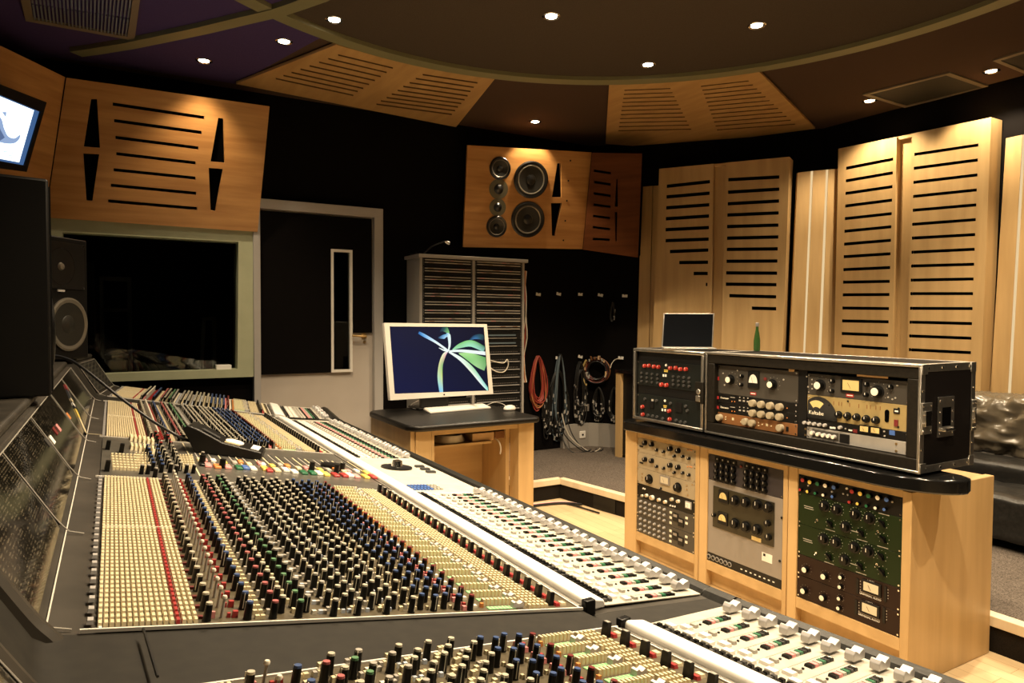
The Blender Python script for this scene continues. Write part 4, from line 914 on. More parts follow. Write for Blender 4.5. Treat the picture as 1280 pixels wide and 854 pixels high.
for a, c, l in ((zm, zb, 'upper dark grey unit with a grid of small knobs low in the left cabinet'), (zz6, zm, 'lowest dark grey unit with a grid of small knobs in the left cabinet')):
    u = Unit('rack_unit', l, 'audio unit', GG, k, GX, y0, y1, a, c, 'dark_grey_panel'); W_ = y0 - y1
    for r_ in range(3):
        for c_ in range(6):
            q = V((GX, y0 - W_ * (.08 + c_ * .085), c - (c - a) * (.2 + .3 * r_))); kb = MB(); kb.lathe(q + V((-.0002, 0, 0)), (-1, 0, 0), [(.0075, 0), (.006, .012)], 10, 'grey_plastic'); kb.cyl(q + V((-.0122, 0, 0)), (-1, 0, 0), .004, .001, 'silver_cap', 8); kb.build('knob', u.r)
    for j, t in ((0, .60), (1, .86)):
        for r_ in range(2 if j else 3): MB().bx(GX - .003, y0 - W_ * t - .012, c - (c - a) * (.25 + .28 * r_) - .006, GX - .0001, y0 - W_ * t + .004, c - (c - a) * (.25 + .28 * r_) + .006, 'white_cap').build('button', u.r)
    for t in (.68, .77):
        zc_ = c - (c - a) * (.42 if t < .7 else .6); kb = MB(); kb.bx(GX - .004, y0 - W_ * t - .024, zc_ - .022, GX - .0001, y0 - W_ * t + .016, zc_ + .022, 'black'); kb.bx(GX - .005, y0 - W_ * t - .018, zc_ + .002, GX - .0041, y0 - W_ * t + .010, zc_ + .016, 'grey_panel'); kb.build('display', u.r)
    u.done()
# --- middle cabinet
k = zc(875, 555, 4.616); y0, y1 = span(1); W_ = y0 - y1
za = .7265; zb = Zl(k, 40, 200, 485, 322, GX); zc2 = Zl(k, 24, 618, 468, 782, GX); zd = zr1 + .001
u = Unit('rack_unit', 'dark grey unit packed with black knobs at the top of the middle cabinet', 'audio unit', GG, k, GX, y0, y1, zb, za, 'violet_grey_panel')
for r_ in range(4):
    for c_ in range(8):
        t = .13 + c_ * .078 + (.10 if c_ > 3 else 0); q = V((GX - .0002, y0 - W_ * (t - .015 * r_ * 0), za - (za - zb) * (.14 + r_ * .24)))
        kb = MB()
        if r_ == 0: kb.bx(GX - .004, q.y - .015, q.z - .011, GX - .0001, q.y + .015, q.z + .011, 'knob_black'); kb.bx(GX - .0045, q.y - .004, q.z - .004, GX - .004, q.y + .004, q.z + .004, 'grey_plastic')
        else: kb.lathe(q, (-1, 0, 0), [(.015, 0), (.013, .016)], 12, 'knob_black'); kb.bx(GX - .0172, q.y - .001, q.z, GX - .016, q.y + .001, q.z + .011, 'grey_cap')
        kb.build('knob' if r_ else 'button', u.r)
u.small([(262, 162), (262, 197), (262, 232), (240, 130)], .006, .006, 'dark_red'); u.done()
u = Unit('rack_unit', 'wide pale grey panel holding a dark twin meter unit in the middle cabinet', 'audio unit', GG, k, GX, y0, y1, zc2, zb, 'grey_panel', ears=False)
u.small([(40, 296), (30, 518), (473, 427), (461, 676)], .006, .003, 'black')
ya, yb2 = u.p(78, 350).y, u.p(430, 450).y; zt_, zbt = Zl(k, 80, 240, 434, 340, GX), Zl(k, 72, 474, 420, 593, GX)
MB().bx(GX - .004, yb2, zbt, GX - .0002, ya, zt_, 'olive_panel').build('inset_unit', u.r, bevel=.001)
u.X -= .004
u.meter(138, 305, .048, .042, 'meter_yellow', 'black', True); u.meter(133, 431, .048, .042, 'meter_yellow', 'black', True)
u.knob([(205, 328), (268, 338), (336, 352), (398, 368)], .021, .022, skirt='black'); u.knob([(205, 460), (268, 478), (332, 495)], .021, .022, skirt='black'); u.knob([(395, 458), (400, 537)], .015, .018); u.knob([(84, 410)], .010, .014)
u.rect(325, 550, .055, .018, 'meter_yellow', .001); u.done(); u.X += .004
u.b = MB(); u.rect(387, 658, .058, .040, 'paper', .001); u.rect(372, 640, .012, .012, 'black', .0015); u.b.build('sticker', u.r)
u = Unit('rack_unit', 'slim black strip of sockets and white lamps at the bottom of the middle cabinet', 'audio unit', GG, k, GX, y0, y1, zd, zc2, 'black_satin', ears=False)
for x, y in ((52, 655), (77, 664), (100, 672), (124, 682), (148, 692), (172, 701)):
    q = u.p(x, y); q.z = (zd + zc2) / 2; kb = MB(); kb.lathe(q + V((-.0002, 0, 0)), (-1, 0, 0), [(.012, 0), (.012, .003), (.009, .003)], 12, 'grey_plastic'); kb.cyl(q + V((-.0032, 0, 0)), (-1, 0, 0), .0085, .0005, 'black', 12); kb.build('socket', u.r)
for i in range(8):
    q = u.p(240 + i * 26.4, 717 + i * 10.4); MB().bx(GX - .002, q.y - .005, (zd + zc2) / 2 - .0025, GX - .0001, q.y + .005, (zd + zc2) / 2 + .0025, 'white').build('lamp', u.r)
u.done()
# --- right cabinet
k = zc(985, 580, 3.884); y0, y1 = span(2)
zs = [.7265] + [Zl(k, 52 - i * 3, a, 552 - i * 6, c, GX) for i, (a, c) in enumerate(((140, 255), (297, 425), (450, 585), (545, 705)))] + [zr1 + .001]
u = Unit('rack_unit', 'black unit with two rows of coloured knobs at the top of the right cabinet', 'audio unit', GG, k, GX, y0, y1, zs[1], zs[0], 'black_satin')
cs = ['red', 'yellow', 'dark_green', 'white_cap', 'blue']
for j, (x, y) in enumerate(((80, 77), (115, 87), (152, 95), (190, 104), (232, 112), (320, 132), (360, 143), (400, 154), (445, 163), (488, 172))): u.knob([(x, y)], .0115, .014, 'knob_black', cs[j % 5])
for j, (x, y) in enumerate(((66, 124), (101, 133), (139, 142), (178, 150), (222, 158), (305, 184), (345, 192), (388, 203), (432, 213), (475, 220))): u.knob([(x, y)], .008, .012, 'knob_black', cs[j % 5])
u.small([(287, 120)], .005, .004, 'white'); u.small([(250, 90), (270, 145), (292, 150), (508, 185), (100, 105), (215, 135)], .004, .004, 'grey_plastic'); u.done()
for i, (l, dx, dy) in enumerate((('upper green valve equaliser with black knobs in the right cabinet', 0, 0), ('lower green valve equaliser with black knobs in the right cabinet', -5, 160))):
    u = Unit('rack_unit', l, 'audio unit', GG, k, GX, y0, y1, zs[2 + i], zs[1 + i], 'green_panel')
    bk = [(180 + dx, 205 + dy), (240 + dx, 222 + dy), (330 + dx, 246 + dy), (397 + dx, 265 + dy), (282 + dx, 307 + dy)]
    u.knob(bk, .018, .02, skirt='black')
    for q in bk: u.ticks(*q, .028, 11)
    for q in ((207, 290), (358, 335), (460, 288), (465, 364)):
        q = (q[0] + dx, q[1] + dy); p = u.p(*q); b = MB(); b.hexa([(GX - .0002, p.y - .013, p.z - .013), (GX - .0002, p.y - .005, p.z + .0), (GX - .0002, p.y + .013, p.z + .013), (GX - .0002, p.y + .0, p.z - .006)][::1], [(GX - .014, p.y - .012, p.z - .012), (GX - .014, p.y - .005, p.z), (GX - .014, p.y + .012, p.z + .012), (GX - .014, p.y, p.z - .006)], 'knob_black'); b.cyl((GX - .0002, p.y, p.z), (-1, 0, 0), .010, .008, 'knob_black', 12); b.build('pointer_knob', u.r); u.ticks(*q, .022, 7)
    for q in ((143, 272), (438, 328)): u.switch(q[0] + dx, q[1] + dy)
    for q in ((100, 208), (102, 218), (330, 330), (205, 322), (360, 372), (465, 245)): u.rect(q[0] + dx, q[1] + dy, .045, .003, 'grey_cap', .0004)
    u.done()
for i, l in enumerate(('upper dark brown limiter with a meter at the foot of the right cabinet', 'lowest dark brown limiter with a meter in the right cabinet')):
    u = Unit('rack_unit', l, 'audio unit', GG, k, GX, y0 - .0, y1, zs[4 + i], zs[3 + i], 'brown_panel'); dx, dy = ((0, 0), (-7, 103))[i]
    u.knob([(90 + dx, 512 + dy), (182 + dx, 545 + dy)], .0145, .018, 'knob_black', 'white_cap'); u.knob([(262 + dx, 549 + dy), (259 + dx, 596 + dy)], .0095, .014, 'knob_black', 'white_cap')
    for q in ((90, 512), (182, 545), (262, 549), (259, 596)): u.ticks(q[0] + dx, q[1] + dy, .024 if q[0] < 200 else .015, 9, 'grey_cap')
    u.meter(407 + dx, 602 + dy, .062, .034, 'meter_lens', 'black'); u.rect(339 + dx, 592 + dy, .010, .06, 'black', .003); u.rect(474 + dx, 632 + dy, .010, .06, 'black', .003)
    u.word(402 + dx, 573 + dy, 'UREI', .014, 'grey_cap'); u.word(400 + dx, 645 + dy, 'UNIVERSAL AUDIO', .0105, 'white'); u.rect(400 + dx, 636 + dy, .09, .002, 'grey_cap', .0004)
    for q in range(4): u.small([(352 + dx, 570 + dy + q * 14), (486 + dx, 612 + dy + q * 14)], .002, .001, 'grey_cap')
    u.done()
# ------------------------------------------------------------------ flight case with two bays
FY1, FY0 = gy(881, 500), gy(1150, 520); fz0, fz1 = .8285, 1.238; FXB = 2.98
FX = CX
r = thing('flight_case', 'large black flight case with metal edges open toward the mixing desk', 'flight case', ((FX + FXB) / 2, (FY0 + FY1) / 2, fz0))
e = .028
def ring(b, X0, X1, y0, y1, z0, z1, t, m):
    b.bx(X0, y0, z0, X1, y1, z0 + t, m); b.bx(X0, y0, z1 - t, X1, y1, z1, m); b.bx(X0, y0, z0 + t, X1, y0 + t, z1 - t, m); b.bx(X0, y1 - t, z0 + t, X1, y1, z1 - t, m)
b = MB(); b.bx(FX + .02, FY0 + .001, fz0 + .001, FXB - .001, FY0 + .012, fz1 - .001, 'case_black'); b.bx(FX + .02, FY1 - .012, fz0 + .001, FXB - .001, FY1 - .001, fz1 - .001, 'case_black'); b.bx(FX + .02, FY0 + .012, fz0 + .001, FXB - .001, FY1 - .012, fz0 + .012, 'case_black'); b.bx(FX + .02, FY0 + .012, fz1 - .012, FXB - .001, FY1 - .012, fz1 - .001, 'case_black'); b.bx(FXB - .012, FY0 + .012, fz0 + .012, FXB - .001, FY1 - .012, fz1 - .012, 'case_black'); b.build('shell', r)
b = MB(); ring(b, FX, FX + .03, FY0, FY1, fz0, fz1, .010, 'aluminium'); b.build('front_edge', r, bevel=.002)
b = MB()
for a in ((FX + .03, FY0 - .001, fz1 - e, FXB - e, FY0 + .002, fz1 + .001), (FX + .03, FY0 - .001, fz0 - .0, FXB - e, FY0 + .002, fz0 + e), (FX, FY0 - .001, fz0, FX + e, FY0 + .0005, fz1), (FXB - e, FY0 - .001, fz0, FXB, FY0 + .002, fz1), (FX + .03, FY0 + .002, fz1 - .0008, FX + .03 + e, FY1, fz1 + .001), (FXB - e, FY0 + .002, fz1 - .0008, FXB, FY1, fz1 + .001), (FX + .03 + e, FY0 + .002, fz1 - .0008, FXB - e, FY0 + e, fz1 + .001), (FX + .03 + e, FY1 - e, fz1 - .0008, FXB - e, FY1, fz1 + .001)): b.bx(*a, 'aluminium')
b.build('edge_trim', r, bevel=.001)
b = MB()
for i in range(4):
    x = FX + .045 + i * (FXB - FX - .09) / 3
    for zz in (fz0 + .014, fz1 - .014): b.cyl((x, FY0 - .001, zz), (0, -1, 0), .005, .002, 'chrome', 8)
for i in range(3):
    z_ = fz0 + .09 + i * .11
    for x in (FX + .014, FXB - .014): b.cyl((x, FY0 - .001, z_), (0, -1, 0), .004, .002, 'chrome', 8)
b.build('rivet', r)
b = MB()
for x in (FX + .002, FXB - .040):
    for zz in (fz0 - .0, fz1 - .038): b.bx(x, FY0 - .004, zz + .001, x + .038, FY0 - .0012, zz + .039, 'aluminium')
b.build('corner_plate', r, bevel=.006)
# wooden rim inside the front, centre post
ri = .045
b = MB(); ring(b, FX + .006, FX + .05, FY0 + .010, FY1 - .010, fz0 + .010, fz1 - .010, ri, 'case_rim'); b.build('front_rim', r, bevel=.004)
ym = (gy(995, 520) + gy(1000.5, 520)) / 2 ; ym = gy(997, 520)
b = MB(); b.bx(FX + .03, ym - .022, fz0 + .012 + ri, FX + .06, ym + .022, fz1 - .012 - ri, 'black'); b.build('centre_post', r)
b = MB()
for x in (FX + .06, FXB - .14):
    for y in (FY0 + .05, FY1 - .05): b.cyl((x, y, .8172), (0, 0, 1), .022, fz0 - .8174, 'black', 14)
b.build('feet', r)
# side handle and latches on the sofa end
def fside(x, y): p = onY(x, y, FY0); return p.x, p.z
hx0, hz0 = fside(1170.5, 547); hx1, hz1 = fside(1191.5, 495)
b = MB(); q = [(hx0, FY0 - .0012, hz0), (hx1, FY0 - .0012, hz0), (hx1, FY0 - .0012, hz1), (hx0, FY0 - .0012, hz1)]
i4 = [(hx0 + .026, FY0 - .0012, hz0 + .04), (hx1 - .02, FY0 - .0012, hz0 + .04), (hx1 - .02, FY0 - .0012, hz1 - .04), (hx0 + .026, FY0 - .0012, hz1 - .04)]
b.plate(q, [i4], (0, -.004, 0), 'aluminium')
for t in range(4):
    for x in (hx0 + .012, hx1 - .010): b.cyl((x, FY0 - .005, hz0 + .015 + t * (hz1 - hz0 - .03) / 3), (0, -1, 0), .004, .002, 'chrome', 8)
o = b.build('handle_plate', r, bevel=.001)
MB().bx(*i4[0][:1], FY0 - .0045, i4[0][2], i4[1][0], FY0 - .0015, i4[2][2], 'void').build('handle_well', o)
MB().tube([(i4[0][0], FY0 - .004, i4[0][2] - .012), (i4[0][0], FY0 - .016, i4[0][2] - .012), (i4[1][0], FY0 - .016, i4[0][2] - .012), (i4[1][0], FY0 - .004, i4[0][2] - .012)], .006, 'chrome', 8).build('handle_bar', o)
for nm, (xa, ya_), (xb_, yb_) in (('latch', (1145.5, 544), (1163, 503)), ('latch', (1212, 538), (1223, 499))):
    ax, az = fside(xa, ya_); bx_, bz = fside(xb_, yb_); ax = max(ax, FX + .002); bx_ = min(bx_, FXB - .001)
    b = MB(); b.bx(ax, FY0 - .008, az, bx_, FY0 - .0015, bz, 'aluminium'); b.bx(ax + .012, FY0 - .014, az + .03, bx_ - .012, FY0 - .008, bz - .03, 'chrome')
    for t in range(4):
        for x in (ax + .007, bx_ - .007): b.cyl((x, FY0 - .008, az + .012 + t * (bz - az - .024) / 3), (0, -1, 0), .0035, .002, 'chrome', 8)
    b.build(nm, r, bevel=.002)
# gear in the case
GC = 'rack units in the large flight case'; X = FX + .032; GXs = X
k = zc(880, 440, 7.115); y0 = FY1 - .010 - ri - .002; y1 = ym + .024
zt = Zl(k, 105, 112, 808, 170, X); za = [zt, Zl(k, 105, 367, 800, 448, X), Zl(k, 104, 453, 798, 540, X), Zl(k, 103, 538, 798, 628, X), fz0 + .012 + ri]
MB().bx(X + .01, y1, zt, X + .012, y0, fz1 - .012 - ri, 'void').build('blank_panel', r)
u = Unit('rack_unit', 'dark grey unit with half round white meter in the flight case', 'audio unit', GC, k, X, y0, y1, za[1], za[0], 'dark_grey_panel')
u.knob([(240, 247), (613, 290)], .019, .024, 'knob_black', 'white_cap', 'black'); u.knob([(341, 216), (337, 292)], .010, .014); u.meter(445, 250, .050, .054, 'white', 'black', True); u.small([(547, 240)], .008, .004, 'dark_red'); u.ticks(250, 245, .034, 9); u.ticks(620, 288, .034, 9); u.rect(438, 371, .034, .014, 'red', .001); u.rect(438, 371, .026, .004, 'white', .0014); u.rect(122, 235, .022, .018, 'red', .002); u.small([(172, 190), (710, 247), (300, 165), (185, 295)], .004, .003, 'grey_cap'); u.done()
for i, l in enumerate(('upper slim black compressor with four ivory knobs in the flight case', 'lower slim black compressor with four ivory knobs in the flight case')):
    u = Unit('rack_unit', l, 'audio unit', GC, k, X, y0, y1, za[2 + i], za[1 + i], 'black_satin'); dy = i * 87
    u.knob([(443, 456 + dy), (519, 467 + dy), (599, 479 + dy), (682, 490 + dy)], .0175, .02, 'ivory_knob', 'ivory_knob')
    u.word(184, 411 + dy * .98, 'Distressor', .0125, 'white_cap'); u.rect(120, 405 + dy, .020, .014, 'red', .004)
    for j in range(3): u.rect(320 + j * 36, 432 + dy + j * 5, .012, .007, 'grey_cap', .002); u.small([(320 + j * 36, 405 + dy + j * 4)], .0028, .003, 'grey_cap')
    u.rect(255, 405 + dy, .03, .003, 'grey_cap', .0005); u.small([(250, 440 + dy), (275, 443 + dy), (740, 500 + dy)], .0025, .002, 'orange'); u.done()
u = Unit('rack_unit', 'slim copper coloured unit with four ivory knobs at the foot of the flight case', 'audio unit', GC, k, X, y0, y1, za[4], za[3], 'copper_panel')
u.knob([(148, 582), (378, 620), (438, 632), (688, 675)], .0175, .02, 'ivory_knob', 'ivory_knob'); u.small([(195, 580), (195, 600), (488, 630), (488, 655), (520, 645), (330, 622), (600, 660)], .003, .003, 'cream'); u.rect(742, 685, .012, .02, 'black', .003); u.rect(560, 650, .012, .012, 'cream', .001); u.rect(258, 597, .012, .012, 'cream', .001); u.done()
k = zc(990, 450, 6.1); y0 = ym - .024; y1 = FY0 + .012 + ri
zt = Zl(k, 78, 96, 872, 164, X); za = [zt, Zl(k, 74, 260, 868, 342, X), Zl(k, 68, 447, 862, 535, X), Zl(k, 64, 500, 858, 622, X), fz0 + .012 + ri]
MB().bx(X + .01, y1, zt, X + .012, y0, fz1 - .012 - ri, 'void').build('blank_panel', r)
u = Unit('rack_unit', 'dark grey unit with a wide yellow meter in the flight case', 'audio unit', GC, k, X, y0, y1, za[1], za[0], 'dark_grey_panel')
u.knob([(217, 194), (655, 242)], .020, .024, 'knob_black', 'white_cap', 'black'); u.knob([(314, 163), (309, 238), (575, 188), (570, 266), (757, 208)], .010, .014); u.meter(455, 194, .072, .042, 'meter_yellow', 'black'); u.rect(442, 271, .034, .015, 'red', .001); u.rect(442, 271, .026, .004, 'white', .0014)
u.ticks(228, 192, .036, 9); u.ticks(662, 240, .036, 9); u.small([(115, 127), (155, 150), (155, 185), (155, 220), (125, 205), (805, 195), (735, 285), (790, 290), (768, 300)], .0035, .003, 'grey_cap'); u.done()
u = Unit('rack_unit', 'gold unit with a black half disc and fan meter in the flight case', 'audio unit', GC, k, X, y0, y1, za[2], za[1], 'gold_panel')
hc = u.p(205, 450); hc.z = za[2] + .001; R = .0795
pts = [(X - .003, hc.y + math.cos(a) * R * 1.10, hc.z + math.sin(a) * (za[1] - za[2] - .006)) for a in [i * math.pi / 24 for i in range(25)]]
pts = [p for p in pts if p[1] < y0 - .001]; pts.append((X - .003, min(y0 - .002, hc.y + R), hc.z))
MB().ext(pts, (.0028, 0, 0), 'black_gloss').build('half_disc', u.r)
fc = u.p(190, 400)
MB().ext([(X - .0042, fc.y + math.sin(a) * rr_, fc.z + .0 + math.cos(a) * rr_) for rr_, sg in ((.052, 1), (.024, -1)) for a in [math.radians(sg * (-40 + 80 * i / 10)) for i in range(11)]], (.001, 0, 0), 'meter_yellow').build('meter_face', u.r)
q = u.p(188, 405); q.x = X - .0036; text('lettering', 'Kultube', PG, q, .023, 'white_cap', u.r)
u.knob([(360, 418), (428, 427), (497, 437), (570, 450), (643, 460)], .0125, .018, skirt='black'); u.small([(285, 345), (428, 315), (422, 458), (815, 370), (812, 512), (110, 282)], .004, .003, 'black')
q = u.p(725, 428); MB().ext([(X - .002, q.y + math.cos(a) * .009, q.z + (.016 if math.sin(a) >= 0 else -.016) + math.sin(a) * .009) for a in [i * math.pi / 8 for i in range(16)]], (.0018, 0, 0), 'void').build('slot', u.r)
u.rect(800, 391, .024, .02, 'black', .003); u.rect(800, 391, .014, .006, 'white', .0036); u.rect(796, 481, .015, .025, 'dark_red', .004)
for j, x in enumerate((318, 358, 378, 440, 510, 572, 598, 640, 673)): u.rect(x, 330 + (x - 318) * .11, .003, .016, 'copper_panel', .0006)
u.done()
u = Unit('rack_unit', 'slim black unit with two tiny yellow meters in the flight case', 'audio unit', GC, k, X, y0, y1, za[3], za[2], 'black_satin')
u.knob([(102, 478), (137, 483), (175, 488), (214, 494), (256, 498), (373, 515)], .008, .012, 'grey_plastic', 'silver_cap'); u.meter(557, 526, .034, .021, 'meter_yellow', 'black'); u.meter(641, 538, .034, .021, 'meter_yellow', 'black'); u.rect(765, 556, .022, .018, 'blue', .002); u.rect(300, 517, .012, .008, 'white', .002); u.rect(323, 519, .012, .008, 'white', .002); u.rect(447, 537, .016, .006, 'white', .002); u.rect(483, 543, .018, .014, 'dark_red', .002); u.small([(705, 545), (708, 580), (410, 525)], .0035, .003, 'grey_cap'); u.done()
u = Unit('rack_unit', 'slim speckled silver unit at the foot of the right flight case bay', 'audio unit', GC, k, X, y0, y1, za[4], za[3], 'silver_speckle')
u.rect(255, 572, .125, .032, 'dark_grey_panel', .002); u.X -= .002; u.knob([(162, 556), (207, 567), (247, 575), (287, 581), (325, 588)], .0095, .014, 'silver_cap', 'white_cap'); u.X += .002; u.rect(402, 600, .044, .036, 'black', .003); u.small([(105, 525), (103, 573), (795, 640), (795, 695)], .005, .002, 'brass'); u.done()
# pale tape labels over the openings
q = onX(*zc(880, 440, 7.115)(782, 160), FX + .03); MB().bx(FX + .026, q.y - .014, q.z - .008, FX + .0295, q.y + .014, q.z + .008, 'card').build('tape_label', r)
q = onX(*zc(990, 450, 6.1)(615, 122), FX + .03); MB().bx(FX + .026, q.y - .065, q.z - .0065, FX + .0295, q.y + .065, q.z + .0065, 'card').build('tape_label', r)
# ------------------------------------------------------------------ small flight case
SX = CX; SY1, SY0 = gy(791, 480), gy(878.5, 490); sz0, sz1 = .8285, 1.236; SXB = 2.93
r = thing('flight_case', 'small black flight case with grey edges holding two red knobbed units', 'flight case', ((SX + SXB) / 2, (SY0 + SY1) / 2, sz0))
SY0 = max(SY0, FY1 + .012)
b = MB(); ring(b, SX + .02, SXB, SY0, SY1, sz0, sz1, .012, 'case_black'); b.bx(SXB - .01, SY0 + .012, sz0 + .012, SXB - .001, SY1 - .012, sz1 - .012, 'case_black'); b.build('shell', r)
b = MB(); ring(b, SX, SX + .0195, SY0, SY1, sz0, sz1, .017, 'aluminium'); b.build('front_edge', r, bevel=.003)
b = MB(); b.bx(SX + .02, SY0 - .0012, sz1 - .02, SXB, SY0 + .001, sz1 + .001, 'aluminium'); b.bx(SX + .02, SY0, sz1 + .0002, SX + .04, SY1, sz1 + .0014, 'aluminium'); b.bx(SXB - .02, SY0, sz1 + .0002, SXB, SY1, sz1 + .0014, 'aluminium'); b.bx(SX + .04, SY1 - .02, sz1 + .0002, SXB - .02, SY1, sz1 + .0014, 'aluminium'); b.build('edge_trim', r)
q = onX(877, 490, SX); b = MB(); b.bx(SX - .010, SY0 - .010, q.z - .06, SX - .0005, SY0 + .045, q.z + .05, 'case_rim'); b.cyl((SX - .0102, SY0 + .02, q.z), (-1, 0, 0), .014, .004, 'aluminium', 16); b.bx(SX - .016, SY0 + .005, q.z - .05, SX - .0102, SY0 + .035, q.z - .02, 'aluminium'); b.build('latch', r, bevel=.003)
k = zc(770, 420, 7.119); y0, y1 = SY1 - .0175, SY0 + .0175; X = SX + .02; GS = 'rack units in the small flight case'
za = [Zl(k, 192, 214, 735, 258, X), Zl(k, 187, 438, 722, 492, X), Zl(k, 182, 512, 718, 578, X), sz0 + .018]
MB().bx(X + .005, y1, za[0], X + .01, y0, sz1 - .018, 'black').build('blank_panel', r); MB().bx(X + .005, y1, za[2], X + .01, y0, za[1], 'black').build('blank_panel', r)
u = Unit('rack_unit', 'dark green unit with ten red knobs in the top of the small case', 'audio unit', GS, k, X, y0, y1, za[1], za[0], 'dark_green_panel')
u.knob([(262, 266), (300, 264), (345, 272), (385, 276), (490, 286), (538, 285), (580, 296), (628, 296)], .0105, .014, 'red_knob'); u.knob([(411, 433), (455, 438)], .0115, .014, 'red_knob')
u.small([(447, 261)], .007, .003, 'white'); u.rect(425, 352, .011, .013, 'white', .003); u.rect(445, 353, .011, .013, 'white', .003); u.rect(445, 305, .03, .004, 'yellow', .0005); u.rect(445, 318, .03, .004, 'yellow', .0005)
for r_ in range(3):
    for c_ in range(10):
        if c_ in (4, 5) : continue
        u.small([(232 + c_ * 47, 330 + r_ * 36 + c_ * 5)], .007, .009, 'dark_knob')
u.done()
u = Unit('rack_unit', 'dark green unit with four red knobs in the foot of the small case', 'audio unit', GS, k, X, y0, y1, za[3], za[2], 'dark_green_panel')
u.knob([(242, 630), (245, 698), (480, 668), (484, 741)], .0105, .014, 'red_knob'); u.small([(437, 577)], .007, .003, 'white'); u.rect(415, 658, .011, .013, 'white', .003); u.rect(440, 661, .011, .013, 'white', .003); u.rect(322, 612, .034, .036, 'black', .004); u.rect(326, 572, .016, .012, 'grey_cap', .002); u.rect(563, 638, .044, .052, 'black', .004); u.rect(437, 622, .028, .004, 'yellow', .0005); u.rect(437, 635, .022, .004, 'yellow', .0005)
u.small([(290, 705), (330, 712), (370, 720), (420, 735), (540, 750), (580, 765), (620, 770), (625, 625), (640, 665), (365, 575), (490, 600), (262, 560)], .008, .01, 'dark_knob'); u.done()
# ------------------------------------------------------------------ laptop and bottle on the cases
lp = Plane((2.70, 2.86, sz1), 128, -10)
zb_ = sz1 + .016
r = thing('laptop', 'open laptop with a black screen standing on the small flight case', 'laptop', (2.76, 2.78, sz1))
q = [lp.px(*p) for p in ((826.8, 438), (829.5, 391.8), (893, 391.8), (891, 438))]
for i_ in (0, 3): q[i_] += lp.b * max(0, (sz1 + .012 - q[i_].z) / lp.b.z)
MB().ext(q, lp.n * -.008, 'aluminium').build('screen_lid', r, bevel=.002)
c = sum(q, V()) / 4; qi = [p + (c - p) * .045 + lp.n * .0006 for p in q]; MB().ext(qi, lp.n * -.0004, 'lcd_dark').build('screen', r)
fwd = V((lp.n.x, lp.n.y, 0)).normalized(); b0 = q[0].copy(); b1 = q[3].copy(); b0.z = b1.z = sz1 + .003
hq = [b0, b1, b1 + fwd * .14, b0 + fwd * .14]
MB().hexa(hq, [p + V((0, 0, .012)) for p in hq], 'aluminium').build('keyboard_base', r, bevel=.002)
bp = onX(946, 439, 2.93); bp.z = fz1 + .0015; bh = onX(946, 403, 2.93).z - bp.z
r = thing('glass_bottle', 'small green glass bottle standing on the large flight case', 'bottle', bp)
MB().lathe(bp, (0, 0, 1), [(.0155, 0), (.0165, .01), (.0165, bh * .36), (.011, bh * .62), (.0075, bh * .74), (.0072, bh * .85)], 20, 'bottle_green').build('bottle', r)
MB().lathe(bp + V((0, 0, bh * .852)), (0, 0, 1), [(.0085, 0), (.009, .003), (.0085, .018), (.006, .021)], 16, 'grey_panel').build('cap', r)
# ------------------------------------------------------------------ mixing console
class Sec:
    def __init__(s, pivot, deg): s.p = V(pivot); s.R = Matrix.Rotation(math.radians(deg), 3, 'Z')
    def __call__(s, X, Y, Z): return s.p + s.R @ (V((X, Y, Z)) - s.p)
    def d(s, v): return s.R @ V(v)
MAIN = Sec((1.22, 1.1, 0), 0); FAR = Sec((1.24, 4.30, 0), -7.5); NEAR = Sec((1.21, 1.13, 0), 7.5)
SL = .17045
def kz(X): return .95 - SL * (X + .045)
KN = V((SL, 0, 1)).normalized()
def fz(X): return .788 - .11 * (X - .90)
FN = V((.11, 0, 1)).normalized()
PROF = [(-.62, 1.138), (-.20, 1.138), (-.195, 1.135), (-.10, .968), (-.085, .957), (-.045, .948), (.835, kz(.835) - .002), (.845, .782), (.90, .782), (1.19, fz(1.19) - .003), (1.19, .62), (.9, .56), (-.62, .60)]
desk = thing('mixing_console', 'huge grey mixing desk in three angled sections filling the near left of the room', 'mixing console', (.5, 2.7, 0))
Y0M, Y1M, YB, YT = 1.145, 4.27, 2.25, 3.005
def chassis(sec, ya, yb, name='chassis'):
    b = MB(); b.ext([sec(x, ya, z) for x, z in PROF], sec.d((0, yb - ya, 0)), 'console_top'); return b.build(name, desk)
chassis(MAIN, Y0M, Y1M); chassis(FAR, 4.33, 4.93); chassis(NEAR, .32, 1.10)
# wedges between the sections
def wedge(sa, ya, sb, yb, name):
    b = MB()
    n = len(PROF); vs = [sa(x, ya, z) for x, z in PROF] + [sb(x, yb, z) for x, z in PROF]
    b.add(vs, [list(range(n))[::-1], list(range(n, 2 * n))] + [[i, (i + 1) % n, (i + 1) % n + n, i + n] for i in range(n)], 'console_grey'); return b.build(name, desk)
wedge(MAIN, Y0M - .0005, NEAR, 1.1005, 'wedge_panel'); wedge(MAIN, Y1M + .0005, FAR, 4.3295, 'wedge_panel')
b = MB()
for x0, x1, y0, y1 in ((-.5, -.2, 1.5, 1.8), (-.5, -.2, 3.7, 4.0)): b.bx(x0, y0, 0.0005, 1.0, y1, .58, 'black_satin')
b.build('pedestal', desk)
